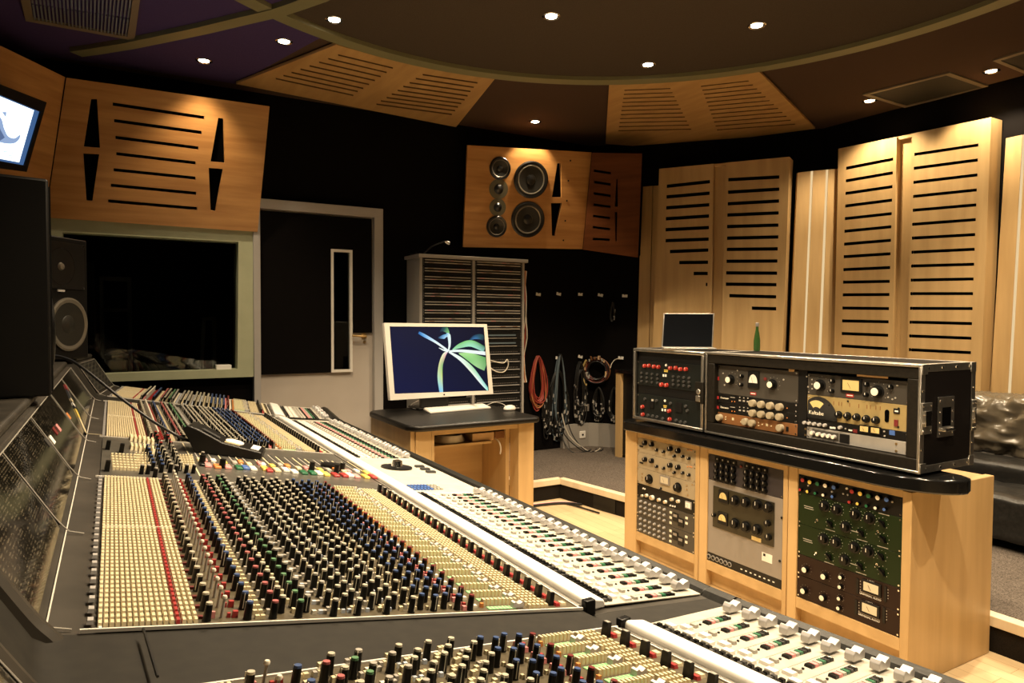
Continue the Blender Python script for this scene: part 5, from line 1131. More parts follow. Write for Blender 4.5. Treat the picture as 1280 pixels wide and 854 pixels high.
# a thin seam line across the near wedge
pa, pb = MAIN(-.045, Y0M - .04, .949), NEAR(-.02, 1.10, .947)
MB().tube([onz(179, 786, .951) , onz(197, 846, .951)], .002, 'black', 5).build('seam', desk)
for sec, ya, yb in ((MAIN, 1.52, Y1M), (FAR, 4.335, 4.93), (NEAR, .33, 1.02)):
    MB().ext([sec(x, ya, z) for x, z in ((-.62, 1.1385), (-.212, 1.1385), (-.205, 1.146), (-.205, 1.158), (-.213, 1.165), (-.62, 1.165))], sec.d((0, yb - ya, 0)), 'console_top').build('ledge', desk, bevel=.004)
for sec, y, rr_ in ((MAIN, Y0M - .012, .019), (NEAR, 1.094, .017)):
    MB().tube([sec(x, y, z) for x, z in ((-.40, 1.140), (-.22, 1.140), (-.195, 1.125), (-.16, 1.07), (-.11, .985), (-.088, .955), (-.070, .93))], rr_, 'console_top', 10, 4).build('end_cheek', desk)
# overlays
def slab(sec, pts, ya, yb, m, name, bevel=.0015):
    return MB().ext([sec(x, ya, z) for x, z in pts], sec.d((0, yb - ya, 0)), m).build(name, desk, bevel=bevel)
def kslab(sec, x0, x1, ya, yb, m, name, h=.003): return slab(sec, [(x0, kz(x0)), (x1, kz(x1)), (x1, kz(x1) + h), (x0, kz(x0) + h)], ya, yb, m, name)
for sec, ya, yb in ((MAIN, Y0M + .004, YB), (MAIN, YT, Y1M - .004), (FAR, 4.345, 4.92), (NEAR, .33, 1.09)):
    kslab(sec, -.018, .825, ya, yb, 'console_panel', 'knob_panel')
    b = MB()
    for (xa, xb, yya, yyb) in ((-.045, .835, ya - .004, ya), (-.045, .835, yb, yb + .004), (-.022, -.018, ya, yb), (.825, .829, ya, yb)):
        b.ext([sec(x, yya, kz(x) + h) for x, h in ((xa, 0), (xb, 0), (xb, .0052), (xa, .0052))], sec.d((0, yyb - yya, 0)), 'white_paint')
    b.build('edge_rail', desk)
kslab(MAIN, -.035, .83, YB + .006, YT - .006, 'master_metal', 'master_panel')
for sec, ya, yb in ((MAIN, Y0M + .02, Y1M - .004), (FAR, 4.345, 4.92), (NEAR, .33, 1.09)):
    slab(sec, [(.848, .783), (.907, .783), (.908, .794), (.904, .801), (.856, .813), (.850, .809)], ya, yb, 'strip_white', 'scribble_strip', .004)
    slab(sec, [(.836, .779), (.847, .779), (.847, .800), (.836, .803)], ya, yb, 'aluminium', 'groove_rail', .001)
    slab(sec, [(.908, fz(.908) - .002), (1.188, fz(1.188) - .002), (1.188, fz(1.188) + .002), (.908, fz(.908) + .002)], ya, yb, 'fader_metal', 'fader_panel')
    # padded armrest
    pr = [(1.189, .70), (1.189, .752), (1.200, .764), (1.220, .768), (1.242, .758), (1.255, .735), (1.255, .705), (1.235, .69)]
    slab(sec, pr, ya + (0.0 if sec is not NEAR else 0), yb, 'armrest_leather', 'armrest', .004)
# small end blocks beside the strip ends
for sec, y in ((MAIN, Y0M + .006), (NEAR, 1.092)):
    q = [sec(x, yy, .782) for x, yy in ((.842, y - .006), (.868, y - .006), (.868, y + .012), (.842, y + .012))]
    MB().hexa(q, [p + V((0, 0, .034)) for p in q], 'knob_black').build('end_block', desk, bevel=.003)
pa = [(1.189, .70), (1.189, .752), (1.200, .764), (1.220, .768), (1.242, .758), (1.255, .735), (1.255, .705), (1.235, .69)]
n = len(pa)
for sb, yb, ya in ((NEAR, 1.091, Y0M + .019), (FAR, 4.344, Y1M - .003)):
    MB().add([MAIN(x, ya, z + .001) for x, z in pa] + [sb(x, yb, z + .001) for x, z in pa], [list(range(n)), list(range(n, 2 * n))] + [[i, (i + 1) % n, (i + 1) % n + n, i + n] for i in range(n)], 'armrest_leather').build('armrest', desk)
# ---- knobs and buttons on the channel strips
def pxX(x):
    r_ = (x - 140) / (778 - .0127 * (x - 105) - 396) / 1.155
    return r_ * (H - .95 + SL * .045) / (1 - SL * r_)
KMESH = {}
def knob_mesh(cap, r=.0064, h=.029):
    key = (cap, r, h)
    if key in KMESH: return KMESH[key]
    b = MB(); b.lathe((0, 0, 0), (0, 0, 1), [(r * 1.12, 0), (r, .003), (r * .9, h * .89)], 10, 'knob_black')
    b.lathe((0, 0, h * .89), (0, 0, 1), [(r * .88, 0), (r * .80, h * .11)], 10, cap)
    b.bx(-r * 1.05, -.0006, h * .1, -r * .7, .0006, h * .95, 'white_cap')
    KMESH[key] = b; return b
KCOLS = [(252, 'cap_pale', 0), (303.6, 'cap_blue', 0), (336, 'cap_pink', .0), (349.5, 'cap_pale', .5), (369, 'cap_green', 0), (382, 'grey_cap', .5), (414, 'grey_cap', 0), (431, 'cap_pale', .5), (445, 'cap_pale', 0), (468, 'cap_pale', .5), (483, 'cap_pale', 0), (497, 'cap_pale', .5), (516, 'cap_pale', 0), (531, 'cap_blue', .3), (547, 'cap_blue', .1), (562.6, 'cap_blue', .3), (578, 'cap_blue', .1), (594, 'dark_red', 0)]
BCOLS = [(245, 'dark_red', .004, .004, 1), (261, 'pink', .003, .010, 1), (281, 'red', .003, .007, 1), (289, 'red', .0045, .010, 1), (316, 'cream', .004, .006, 2), (323, 'cream', .004, .006, 2), (391, 'white_cap', .004, .006, 1), (399.5, 'pale_blue', .004, .006, 1), (404.5, 'grey_cap', .004, .006, 1), (422, 'cream', .004, .007, 1), (429, 'pale_blue', .0035, .006, 1), (437, 'pale_blue', .0035, .006, 1), (454, 'grey_cap', .0035, .006, 1), (461, 'pale_blue', .0035, .006, 1), (477, 'cream', .004, .007, 1), (490, 'pale_blue', .0035, .006, 1), (505, 'cream', .004, .007, 1), (524, 'cream', .003, .006, 1), (540, 'cream', .003, .006, 1), (555, 'cream', .003, .006, 1), (571, 'cream', .003, .006, 1), (586, 'pink', .0045, .008, 2), (589, 'red', .0035, .010, 1), (603, 'white_cap', .0055, .005, 1), (613, 'orange', .0035, .008, 1), ]
def frame_at(sec): return sec.d((1, 0, -SL)).normalized(), sec.d((0, 1, 0)), sec.d(KN)
knobs = []         # every knob: (world point, section, cap)
def put_box(b, sec, X, Y, rx, ry, h, m, taper=.85, base=.003, z=kz, nrm=KN, ux=(1, 0, -SL)):
    ux = sec.d(ux).normalized(); uy = sec.d((0, 1, 0)); n = sec.d(nrm); o = sec(X, Y, z(X)) + n * base
    q = [o - ux * rx - uy * ry, o + ux * rx - uy * ry, o + ux * rx + uy * ry, o - ux * rx + uy * ry]
    t = [o + n * h + (p - o) * taper for p in q]
    b.hexa(q, t, m)
def strips(sec, ya, yb, nch, gridrows):
    P = (yb - ya) / nch
    bt = MB(); gr = MB(); sf = []
    for c in range(nch):
        y = ya + (c + .5) * P
        for px, cap, off in KCOLS: knobs.append((sec, pxX(px), y + (off - .25) * P, cap))
        for px, cap, off in KCOLS:
            if 330 < px < 520: put_box(bt, sec, pxX(px) - .004, y + (off + .22) * P, .0032, .0045, .007, 'cream' if int(px) % 2 else 'grey_cap'); put_box(bt, sec, pxX(px) + .004, y + (off + .30) * P, .0028, .004, .006, 'cream')
        # slim tall stems with pale caps
        stems.append((sec, pxX(272), y))
        for px, m, rr_, h, k_ in BCOLS:
            for j in range(k_): put_box(bt, sec, pxX(px), y + (j - (k_ - 1) / 2) * P / k_, rr_, min(rr_, P / k_ * .36), h, m)
        put_box(bt, sec, pxX(107), y, .0045, .008, .006, 'silver_cap')
        for j in range(9):
            put_box(bt, sec, .622 + j * .0088, y + P * .24, .0034, .0065, .012, 'cream', .75)
        # small fader: green slot and its pale cap
        put_box(bt, sec, .652, y - P * .20, .030, .0075, .0012, 'slot_green', 1.0)
        for j in range(7): put_box(bt, sec, .626 + j * .008, y - P * .20, .0005, .0075, .0016, 'white_cap', 1.0)
        sf.append((sec, .688 + .006 * math.sin(c * 1.7), y - P * .20))
        for j in range(5):
            for kk in (-.28, .05, .36): put_box(bt, sec, .714 + j * .0098, y + kk * P, .0034, .0050, .007, 'cream', .8)
        # tall black toggle with a red foot
        tgs.append((sec, .771, y)); put_box(bt, sec, .783, y - .004, .0055, .010, .006, 'red', .8); put_box(bt, sec, .800, y - .002, .007, .008, .005, 'cream', .8)
    pg = (yb - ya) / gridrows
    for i in range(gridrows):
        y = ya + (i + .5) * pg
        for c in range(17):
            put_box(gr, sec, pxX(119 + c * 7.45), y, .0029, pg * .37, .006, 'red' if c == 13 else 'cream', .78)
    put_box(gr, sec, .043, (ya + yb) / 2, .066, .0016, .0062, 'white_cap', 1)
    o = gr.build('button_grid', desk, recalc=False); o['kind'] = 'stuff'
    o = bt.build('strip_buttons', desk, recalc=False); o['kind'] = 'stuff'
    return sf
SF = []; stems = []; tgs = []
SF += strips(MAIN, Y0M + .008, YB - .004, 24, 50)
SF += strips(MAIN, YT + .004, Y1M - .008, 28, 56)
SF += strips(FAR, 4.35, 4.915, 12, 26)
SF += strips(NEAR, .335, 1.085, 16, 34)
# knobs on the master section
def mp(x, y):
    """point of the picture on the master panel -> section coordinates"""
    n = KN; o = V((0, 0, kz(0))); d = ray((x, y)); p = CAM + d * ((o - CAM).dot(n) / d.dot(n)); return p.x, p.y
for i in range(6):
    for c, (x0, y0, x1, y1, cap) in enumerate(((183, 567, 190, 590, 'cap_blue'), (194, 567, 201, 592, 'cap_blue'))):
        X_, Y_ = mp(x0 + (x1 - x0) * i / 5, y0 + (y1 - y0) * i / 5); knobs.append((MAIN, X_, Y_, cap))
for i in range(10):
    for (x0, y0, x1, y1) in ((193, 549, 212, 592), (206, 549, 224, 590)):
        X_, Y_ = mp(x0 + (x1 - x0) * i / 9, y0 + (y1 - y0) * i / 9); knobs.append((MAIN, X_, Y_, 'red' if i < 4 else 'cap_pale'))
for x, y in ((176, 594), (184, 594), (193, 598), (219, 594), (232, 593), (241, 593), (252, 576)): knobs.append((MAIN, *mp(x, y), 'grey_cap'))
# nearest hundred in view become parts of their own
def basis(sec): 
    ux, uy, n = frame_at(sec); return Matrix((ux, uy, n)).transposed()
def in_view(p):
    q = RW.transposed() @ (p - CAM)
    if q.z >= -.05: return False
    x, y = 640 + F * q.x / -q.z, 427 - F * q.y / -q.z
    return 5 < x < 1275 and 5 < y < 848
arr = []
for sec, X_, Y_, cap in knobs:
    p = sec(X_, Y_, kz(X_)) + sec.d(KN) * .003; arr.append((p, sec, cap, (p - CAM).length, in_view(p + V((0, 0, .015)))))
order = sorted([i for i in range(len(arr)) if arr[i][4]], key=lambda i: arr[i][3]); own = set(order[:98])
kme = {}
rest = MB()
for i, (p, sec, cap, dist, vis) in enumerate(arr):
    Bm = basis(sec); src = knob_mesh(cap)
    a = random.uniform(-2.2, 2.2); Rz = Matrix.Rotation(a, 3, 'Z'); Mx = Bm @ Rz
    if i in own:
        if cap not in kme:
            t_ = MB(); t_.v = list(src.v); t_.f = [list(f) for f in src.f]; t_.m = list(src.m); t_.ms = list(src.ms)
            o = t_.build('knob', None, origin=(0, 0, 0)); kme[cap] = o
        else: o = kme[cap].copy(); C.objects.link(o)
        M_ = Mx.to_4x4(); M_.translation = p; o.matrix_basis = M_; WP[o.name] = p; attach(o, desk)
    else:
        off = len(rest.v); rest.v += [tuple(p + Mx @ V(q)) for q in src.v]
        mm = [rest.mi(m) for m in src.ms]
        rest.f += [[j + off for j in f] for f in src.f]; rest.m += [mm[m] for m in src.m]
o = rest.build('channel_knobs', desk, recalc=False); o['kind'] = 'stuff'
def copies(name, make, spots, base=.003):
    src = None
    for sec, X_, Y_ in spots:
        if src is None: o = src = make().build(name, None, origin=(0, 0, 0))
        else: o = src.copy(); C.objects.link(o)
        p = sec(X_, Y_, kz(X_)) + sec.d(KN) * base; M_ = basis(sec).to_4x4(); M_.translation = p; o.matrix_basis = M_; WP[o.name] = p; attach(o, desk)
def mk_stem():
    b = MB(); b.cyl((0, 0, 0), (0, 0, 1), .0026, .030, 'grey_cap', 8, r1=.0022); b.lathe((0, 0, .030), (0, 0, 1), [(.004, 0), (.0042, .003), (.003, .005)], 10, 'white_cap'); return b
def mk_tog():
    b = MB(); b.hexa([(-.0055, -.0075, 0), (.0055, -.0075, 0), (.0055, .0075, 0), (-.0055, .0075, 0)], [(-.005, -.0065, .026), (.005, -.0065, .026), (.005, .0065, .026), (-.005, .0065, .026)], 'knob_black'); b.bx(-.004, -.005, .0262, .004, .005, .0272, 'grey_cap'); return b
copies('stem_switch', mk_stem, stems); copies('toggle_switch', mk_tog, tgs)
# small faders
sfm = None
for sec, X_, Y_ in SF:
    p = sec(X_, Y_, kz(X_)) + sec.d(KN) * .004
    if sfm is None:
        b = MB(); pr = [(-.012, 0), (.012, 0), (.012, .010), (.008, .012), (.002, .008), (-.002, .008), (-.008, .012), (-.012, .010)]
        b.ext([(x, -.0065, z) for x, z in pr], (0, .013, 0), 'silver_cap'); o = sfm = b.build('small_fader', None, origin=(0, 0, 0), bevel=0)
    else: o = sfm.copy(); C.objects.link(o)
    M_ = basis(sec).to_4x4(); M_.translation = p; o.matrix_basis = M_; WP[o.name] = p; attach(o, desk)
# ---- long faders
ffm = None
def faders(sec, ys, P):
    global ffm
    b = MB()
    ux = (1, 0, -.11)
    def pb(X, Y, rx, ry, h, m, taper=.9, base=.002): put_box(b, sec, X, Y, rx, ry, h, m, taper, base, fz, FN, ux)
    for i, y in enumerate(ys):
        pb(1.055, y, .105, .0014, .0006, 'grey_cap', 1)
        for j in range(3):
            for xx in (.919, .932): pb(xx, y - P * .33 + j * P / 3, .0045, P * .11, .006, 'knob_black' if (i + j) % 5 else 'dark_knob')
        pb(.950, y + .001, .008, P * .24, .006, 'white'); pb(.974, y - P * .42, .009, P * .24, .006, 'white'); pb(.998, y - P * .42, .0055, P * .17, .006, 'grey_cap')
        pb(1.018, y - P * .42, .002, .002, .003, 'knob_black')
        for j, m in enumerate(('knob_black', 'pink', 'grey_cap', 'dark_green', 'knob_black', 'knob_black')): pb(1.040 + j * .0135, y - P * .42, .0058, P * .17, .005, m)
        pb(1.040 + 5 * .0135 + .003, y - P * .42, .002, P * .10, .0056, 'white_cap')
        if ffm is None:
            c = MB(); pr = [(-.021, 0), (.021, 0), (.022, .012), (.016, .020), (.007, .0165), (0, .012), (-.007, .0165), (-.016, .020), (-.022, .012)]
            c.ext([(x, -.0095, z) for x, z in pr], (0, .019, 0), 'silver_cap'); c.bx(-.006, -.0035, -.004, .006, .0035, .001, 'black'); o = ffm = c.build('fader_knob', None, origin=(0, 0, 0), bevel=.0015)
        else: o = ffm.copy(); C.objects.link(o)
        X_ = 1.152 + (.004 * math.sin(i * 2.1)); u_ = sec.d(ux).normalized(); n_ = sec.d(FN)
        M_ = Matrix((u_, sec.d((0, 1, 0)), n_)).transposed().to_4x4(); M_.translation = sec(X_, y, fz(X_)) + n_ * .0065; o.matrix_basis = M_; WP[o.name] = M_.translation.copy(); attach(o, desk)
    o = b.build('fader_buttons', desk, recalc=False); o['kind'] = 'stuff'
Pf = .0445
faders(MAIN, [1.197 + i * Pf for i in range(24)], Pf)
faders(MAIN, [2.97 + i * Pf for i in range(28)], Pf)
faders(FAR, [4.36 + i * Pf for i in range(12)], Pf); faders(NEAR, [1.055 - i * Pf for i in range(15)], Pf)
# dividers across the fader panel, jog wheel, blue buttons
b = MB()
for y in (1.53, 1.887, 2.245, 2.93): put_box(b, MAIN, 1.05, y, .135, .0016, .0012, 'strip_white', 1, .002, fz, FN, (1, 0, -.11))
b.build('divider_line', desk)
o_ = MAIN(1.02, 2.72, fz(1.02) + .002)
b = MB(); b.lathe(o_, FN, [(.065, 0), (.065, .006), (.045, .008)], 32, 'knob_black'); b.lathe(o_ + FN * .0082, FN, [(.024, 0), (.020, .022), (.010, .026)], 20, 'chrome'); b.build('jog_wheel', desk)
b = MB()
for i in range(9):
    for j in range(3): put_box(b, MAIN, .93 + i * .013, 2.30 + j * .03, .0045, .008, .006, 'blue' if i < 6 else 'grey_cap', .9, .002, fz, FN, (1, 0, -.11))
for i in range(3): put_box(b, MAIN, 1.13, 2.62 + i * .06, .02, .012, .008, 'dark_knob', .9, .002, fz, FN, (1, 0, -.11))
b.build('master_buttons', desk)
# ---- master section: long white keys, button block, group faders with coloured caps
for c in range(6):
    for r_ in range(2):
        X_, Y_ = mp(163.5 + c * 5.3 + r_ * .6, 550 + r_ * 11 + c * .9); b = MB(); put_box(b, MAIN, X_, Y_, .0042, .05, .014, 'cream', .85); b.build('long_key', desk)
b = MB()
for c in range(9):
    for r_ in range(6):
        X_, Y_ = mp(140 + c * 4.6 + (r_ * .4), 571 + r_ * 3.4 + c * .25); put_box(b, MAIN, X_, Y_, .0042, .009, .009, 'cream', .8)
for c in range(5):
    for r_ in range(6):
        X_, Y_ = mp(170 + c * 3.8, 570 + r_ * 3.2); put_box(b, MAIN, X_, Y_, .0032, .006, .009, 'cream', .8)
for c in range(5):
    for r_ in range(6):
        X_, Y_ = mp(225 + c * 3.5 + r_ * .8, 572 + r_ * 3.0); put_box(b, MAIN, X_, Y_, .0034, .007, .008, 'cream', .8)
b.build('button_grid', desk)['kind'] = 'stuff'
for x, y in ((134, 563), (151, 567), (133, 590)): X_, Y_ = mp(x, y); b = MB(); put_box(b, MAIN, X_, Y_, .007, .012, .03, 'knob_black', .9); b.build('toggle_switch', desk)
b = MB()
for (x0, y0), (x1, y1) in (((228, 555), (250, 597)), ((179, 553), (186, 566)), ((104, 543), (128, 545))):
    p0, p1 = mp(x0, y0), mp(x1, y1); a0 = MAIN(*p0, kz(p0[0])) + KN * .0035; a1 = MAIN(*p1, kz(p1[0])) + KN * .0035; d_ = (a1 - a0).normalized().cross(KN) * .0022
    b.hexa([a0 - d_, a0 + d_, a1 + d_, a1 - d_], [p + KN * .0006 for p in (a0 - d_, a0 + d_, a1 + d_, a1 - d_)], 'cream')
b.build('panel_line', desk)
caps = [(255, 592.5, 'knob_black'), (262, 594, 'pink'), (274, 595.5, 'orange'), (287, 596, 'pink'), (301, 597, 'dark_green'), (309.5, 597, 'blue'), (319, 598, 'white'), (334, 598, 'yellow'), (339, 600, 'red'), (349, 600, 'cream'), (360, 599.5, 'white'), (371, 602, 'white'), (383, 603, 'dark_green'), (394, 603.5, 'dark_green'), (402, 603.5, 'white'), (411, 605, 'yellow'), (423, 606, 'red'), (434, 606.5, 'red'), (441, 606, 'white'), (449, 607.5, 'pink'), (461, 608, 'yellow'), (470, 608, 'red'), (478, 607, 'orange')]
b = MB()
for i, (x, y, m) in enumerate(caps):
    X_, Y_ = mp(x - 1.5, y - 8); Y_ += .03
    put_box(b, MAIN, X_ , Y_ + .16, .0022, .16, .0012, 'cream' if i % 2 else 'grey_cap', 1, .003); put_box(b, MAIN, X_ + .009, Y_ + .16, .0015, .16, .0010, 'dark_knob', 1, .003)
    c = MB(); put_box(c, MAIN, X_, Y_, .0112, .030, .008, m, .9); c.build('group_fader', desk, bevel=.002); c = MB(); put_box(c, MAIN, X_, Y_ + .05 + (i % 3) * .015 + .03, .0095, .022, .008, ('cream', 'orange', 'grey_cap', 'yellow', 'white', 'pink')[(i * 5) % 6], .88)
    c.build('group_fader', desk, bevel=.002)
b.build('fader_slots', desk)
# small black rotary posts between the group faders
for x, y in ((252, 581), (277, 586), (389, 589), (420, 592), (427, 590)): X_, Y_ = mp(x, y); b = MB(); b.lathe(MAIN(X_, Y_, kz(X_)) + KN * .003, KN, [(.011, 0), (.010, .030)], 12, 'knob_black'); b.build('rotary_post', desk)
b = MB(); X_, Y_ = mp(415, 585); b.lathe(MAIN(X_, Y_, kz(X_)) + KN * .003, KN, [(.045, 0), (.045, .012), (.02, .014)], 24, 'knob_black')
b.build('rotary_post', desk)
# ---- meter bridge
MA, MBt = V((-.097, 0, .971)), V((-.194, 0, 1.134)); mu = (MBt - MA).normalized(); mn = V((-mu.z, 0, mu.x)) * -1
mn = mu.cross(V((0, 1, 0))); mn = mn if mn.x > 0 else -mn
Lm = (MBt - MA).length
def mpt(sec, t, y, d): q = MA + mu * (t * Lm) + mn * d; return sec(q.x, y, q.z)
def mbox(b, sec, t0, t1, y0, y1, d0, d1, m):
    q = [(t0, y0), (t1, y0), (t1, y1), (t0, y1)]; b.hexa([mpt(sec, t, y, d0) for t, y in q], [mpt(sec, t, y, d1) for t, y in q], m)
for sec, cuts in ((MAIN, [Y0M + .01, 1.66, 2.21, 2.86, 3.5, Y1M - .01]), (FAR, [4.36, 4.90]), (NEAR, [.35, .72, 1.08])):
    for a_, c_ in zip(cuts[:-1], cuts[1:]):
        b = MB(); mbox(b, sec, .02, .97, a_ + .005, c_ - .005, .001, .004, 'grille' if sec is FAR else 'meter_face'); b.build('meter_panel', desk)
    b = MB()
    for y in cuts:
        b.tube([mpt(sec, .98, y, .005), mpt(sec, .12, y, .005), mpt(sec, .0, y, .007), sec(-.080, y, .962), sec(-.055, y, .954)], .0014, 'grey_cap', 6)
    b.tube([sec(-.086, cuts[0], .962), sec(-.086, cuts[-1], .962)], .0014, 'white_paint', 6); b.tube([mpt(sec, .985, cuts[0], .004), mpt(sec, .985, cuts[-1], .004)], .0014, 'grey_cap', 6)
    b.build('bezel_line', desk)
# tape strip with coloured marks
def mpx(x, y):
    o = MA; n = mn; d = ray((x, y)); return CAM + d * ((o - CAM).dot(n) / d.dot(n))
s0, s1 = mpx(81, 484), mpx(107, 545); d_ = (s1 - s0); w_ = d_.normalized().cross(mn) * .012; b = MB()
b.hexa([s0 - w_ * 2.2, s0 + w_, s1 + w_, s1 - w_ * 2.2], [p + mn * .005 for p in (s0 - w_ * 2.2, s0 + w_, s1 + w_, s1 - w_ * 2.2)], 'black')
for t0, t1, m in ((0, .10, 'red'), (.12, .3, 'dark_knob'), (.31, .36, 'cream'), (.40, .46, 'white'), (.47, .52, 'black'), (.53, .70, 'yellow'), (.71, .98, 'cream')):
    a0, a1 = s0 + d_ * t0, s0 + d_ * t1; b.hexa([p + mn * .0052 for p in (a0 - w_ * .2, a0 + w_, a1 + w_, a1 - w_ * .2)], [p + mn * .0075 for p in (a0 - w_ * .2, a0 + w_, a1 + w_, a1 - w_ * .2)], m)
b.build('label_strip', desk)
b = MB()
for x, y, m in ((63, 551, 'paper'), (67, 540, 'dark_red'), (71, 536, 'pink'), (57, 554, 'dark_knob'), (84, 521, 'orange')):
    c_ = mpx(x, y); a_ = mu * .012; y_ = V((0, .022, 0)); b.hexa([c_ - a_ - y_ + mn * .0045, c_ + a_ - y_ + mn * .0045, c_ + a_ + y_ + mn * .0045, c_ - a_ + y_ + mn * .0045], [c_ - a_ - y_ + mn * .006, c_ + a_ - y_ + mn * .006, c_ + a_ + y_ + mn * .006, c_ - a_ + y_ + mn * .006], m)
b.build('paper_label', desk)
# ------------------------------------------------------------------ desk remote and its cable
def kpl(x, y, h):
    o = V((0, 0, kz(0))) + KN * h; d = ray((x, y)); return CAM + d * ((o - CAM).dot(KN) / d.dot(KN))
e0, e1 = kpl(243, 566, .004), kpl(323, 575, .004); ax = (e1 - e0).normalized(); ay = KN.cross(ax).normalized(); L_ = (e1 - e0).length
if ay.y < 0: ay = -ay
prof = [(0, .003), (L_, .003), (L_ + .01, .012), (L_ + .008, .032), (L_ * .40, .052), (L_ * .0, .090), (-.04, .100), (-.055, .085), (-.02, .035)]
r = thing('desk_remote', 'black wedge shaped remote control lying on the mixing desk', 'remote control', e0)
wd = .15
MB().ext([e0 + ax * x + KN * (h - .004) for x, h in prof], ay * wd, 'black_satin').build('body', r, bevel=.005)
def top(x): return .052 + (.032 - .052) * (x - L_ * .40) / (L_ * .608)
b = MB(); e_ = lambda x, y, h=0: e0 + ax * x + ay * y + KN * (top(x) - .0035 + h)
c_ = [(L_ * .55 + math.cos(a) * L_ * .15, wd * .52 + math.sin(a) * wd * .36) for a in [i * math.pi / 10 for i in range(20)]]
b.ext([e_(x, y) for x, y in c_], KN * .003, 'strip_white'); b.ext([e_(x, y) for x, y in ((L_ * .84, .02), (L_ * .97, .02), (L_ * .97, wd - .03), (L_ * .84, wd - .03))], KN * .003, 'strip_white'); b.build('white_label', r)
b = MB()
for i in range(7):
    for j in range(2): p = e_(L_ * .42 + i * L_ * .035, .010 + j * .014); b.hexa([p, p + ax * .008, p + ax * .008 + ay * .008, p + ay * .008], [q + KN * .004 for q in (p, p + ax * .008, p + ax * .008 + ay * .008, p + ay * .008)], 'cream')
b.ext([e0 + ax * x + ay * y + KN * h for x, y, h in ((L_ * .05, .02, .085), (L_ * .33, .02, .0585), (L_ * .33, .05, .0585), (L_ * .05, .05, .085))], KN * .002, 'dark_knob'); b.build('buttons', r)
b = MB(); b.tube([V((-.32, 3.25, 1.172)), onY(60, 447, 3.12), onY(84, 449, 3.08), onY(106, 462, 3.0), onY(150, 497, 2.9), onY(190, 526, 2.82), onY(222, 545, 2.76), e0 + ax * -.03 + KN * .03 + ay * .06], .0055, 'cable_black', 8, 8)
tag(b.build('remote_cable'), 'black cable trailing from the meter bridge to the remote on the desk', 'cable')
# ------------------------------------------------------------------ near field speakers on the bridge
LZ = 1.1655
def nearfield(label, c, w, d, h, yaw, front):
    """three way monitor; front faces +x before turning"""
    r = thing('studio_monitor', label, 'speaker', (c[0], c[1], LZ), 'studio monitors on the meter bridge')
    Rz = Matrix.Rotation(math.radians(yaw), 3, 'Z')
    def T(x, y, z): return V((c[0], c[1], LZ)) + Rz @ V((x, y, z))
    fx = Rz @ V((1, 0, 0)); uy = Rz @ V((0, 1, 0))
    b = MB(); q = [T(-d, -w / 2, .001), T(0, -w / 2, .001), T(0, w / 2, .001), T(-d, w / 2, .001)]
    b.hexa(q, [p + V((0, 0, h)) for p in q], 'speaker_black'); b.build('cabinet', r, bevel=.008)
    if front:
        # wave guide
        wc = T(0.0005, .0, h * .76)
        b = MB(); q = [T(.0005, -w * .42, h * .58), T(.0005, w * .42, h * .58), T(.0005, w * .42, h * .96), T(.0005, -w * .42, h * .96)]; i4 = circ(wc, uy, V((0, 0, 1)), .10, 24)
        b.plate(q, [i4], fx * .006, 'driver_black'); o = b.build('waveguide', r, bevel=.001)
        c_ = MB(); c_.lathe(wc + fx * .006, fx, [(.098, 0), (.06, -.003), (.03, -.005), (0, -.005)], 24, 'driver_black', caps=(False, False)); c_.lathe(wc + fx * .001, fx, [(.022, 0), (.016, .010), (0, .014)], 20, 'cone_ring'); c_.build('tweeter', o)
        wp = T(.0005, w * .12, h * .29)
        b = MB(); b.lathe(wp, fx, [(.145, 0), (.145, .008), (.135, .012), (.118, .008)], 36, 'cone_ring', caps=(True, False)); o = b.build('woofer', r)
        c_ = MB(); c_.lathe(wp + fx * .001, fx, [(.120, .006), (.05, .0005), (.045, .004), (0, .008)], 32, 'cone', caps=(False, False)); c_.build('cone', o)
        mp_ = T(.0005, -w * .33, h * .43); b = MB(); b.lathe(mp_, fx, [(.066, 0), (.066, .006), (.055, .007), (.02, .002), (0, .006)], 28, 'x', ['driver_black', 'driver_black', 'cone', 'cone']); b.build('midrange', r)
        b = MB()
        for yy in (-.40, .40):
            for zz in (.595, .945): b.cyl(T(.0066, w * yy, h * zz), fx, .006, .002, 'chrome', 8)
        b.build('screw', r)
        q = [T(.007, -.03, h * .555), T(.007, .02, h * .555), T(.007, .02, h * .572), T(.007, -.03, h * .572)]
        MB().hexa([p - fx * .0065 for p in q], q, 'frame_grey').build('name_plate', r)
    else:
        b = MB(); q = [T(.0005, -w * .45, h * .02), T(.0005, w * .45, h * .02), T(.0005, w * .45, h * .97), T(.0005, -w * .45, h * .97)]; b.hexa(q, [p + fx * .006 for p in q], 'speaker_black'); b.build('baffle', r)
        wp = T(.0066, 0, h * .29); b = MB(); b.lathe(wp, fx, [(.145, 0), (.145, .008), (.135, .012), (.118, .008)], 36, 'driver_black', caps=(True, False)); o = b.build('woofer', r); c_ = MB(); c_.lathe(wp + fx * .001, fx, [(.120, .006), (.05, .0005), (.045, .004), (0, .008)], 32, 'cone', caps=(False, False)); c_.build('cone', o)
    return r
nearfield('black studio monitor nearest the camera, its dark side cut by the left edge', (-.192, 2.60), .36, .38, .632, 12, False)
nearfield('black three way studio monitor beside the window, cones facing the desk', (-.235, 4.42), .42, .38, .66, -34, True)
b = MB(); b.cyl((-.21, 2.93, 1.26), (1, .3, 0), .008, .03, 'chrome', 10); b.bx(-.24, 2.90, 1.1665, -.215, 2.95, 1.30, 'black'); tag(b.build('monitor_bracket'), 'small black bracket with a chrome screw beside the nearest monitor', 'bracket')
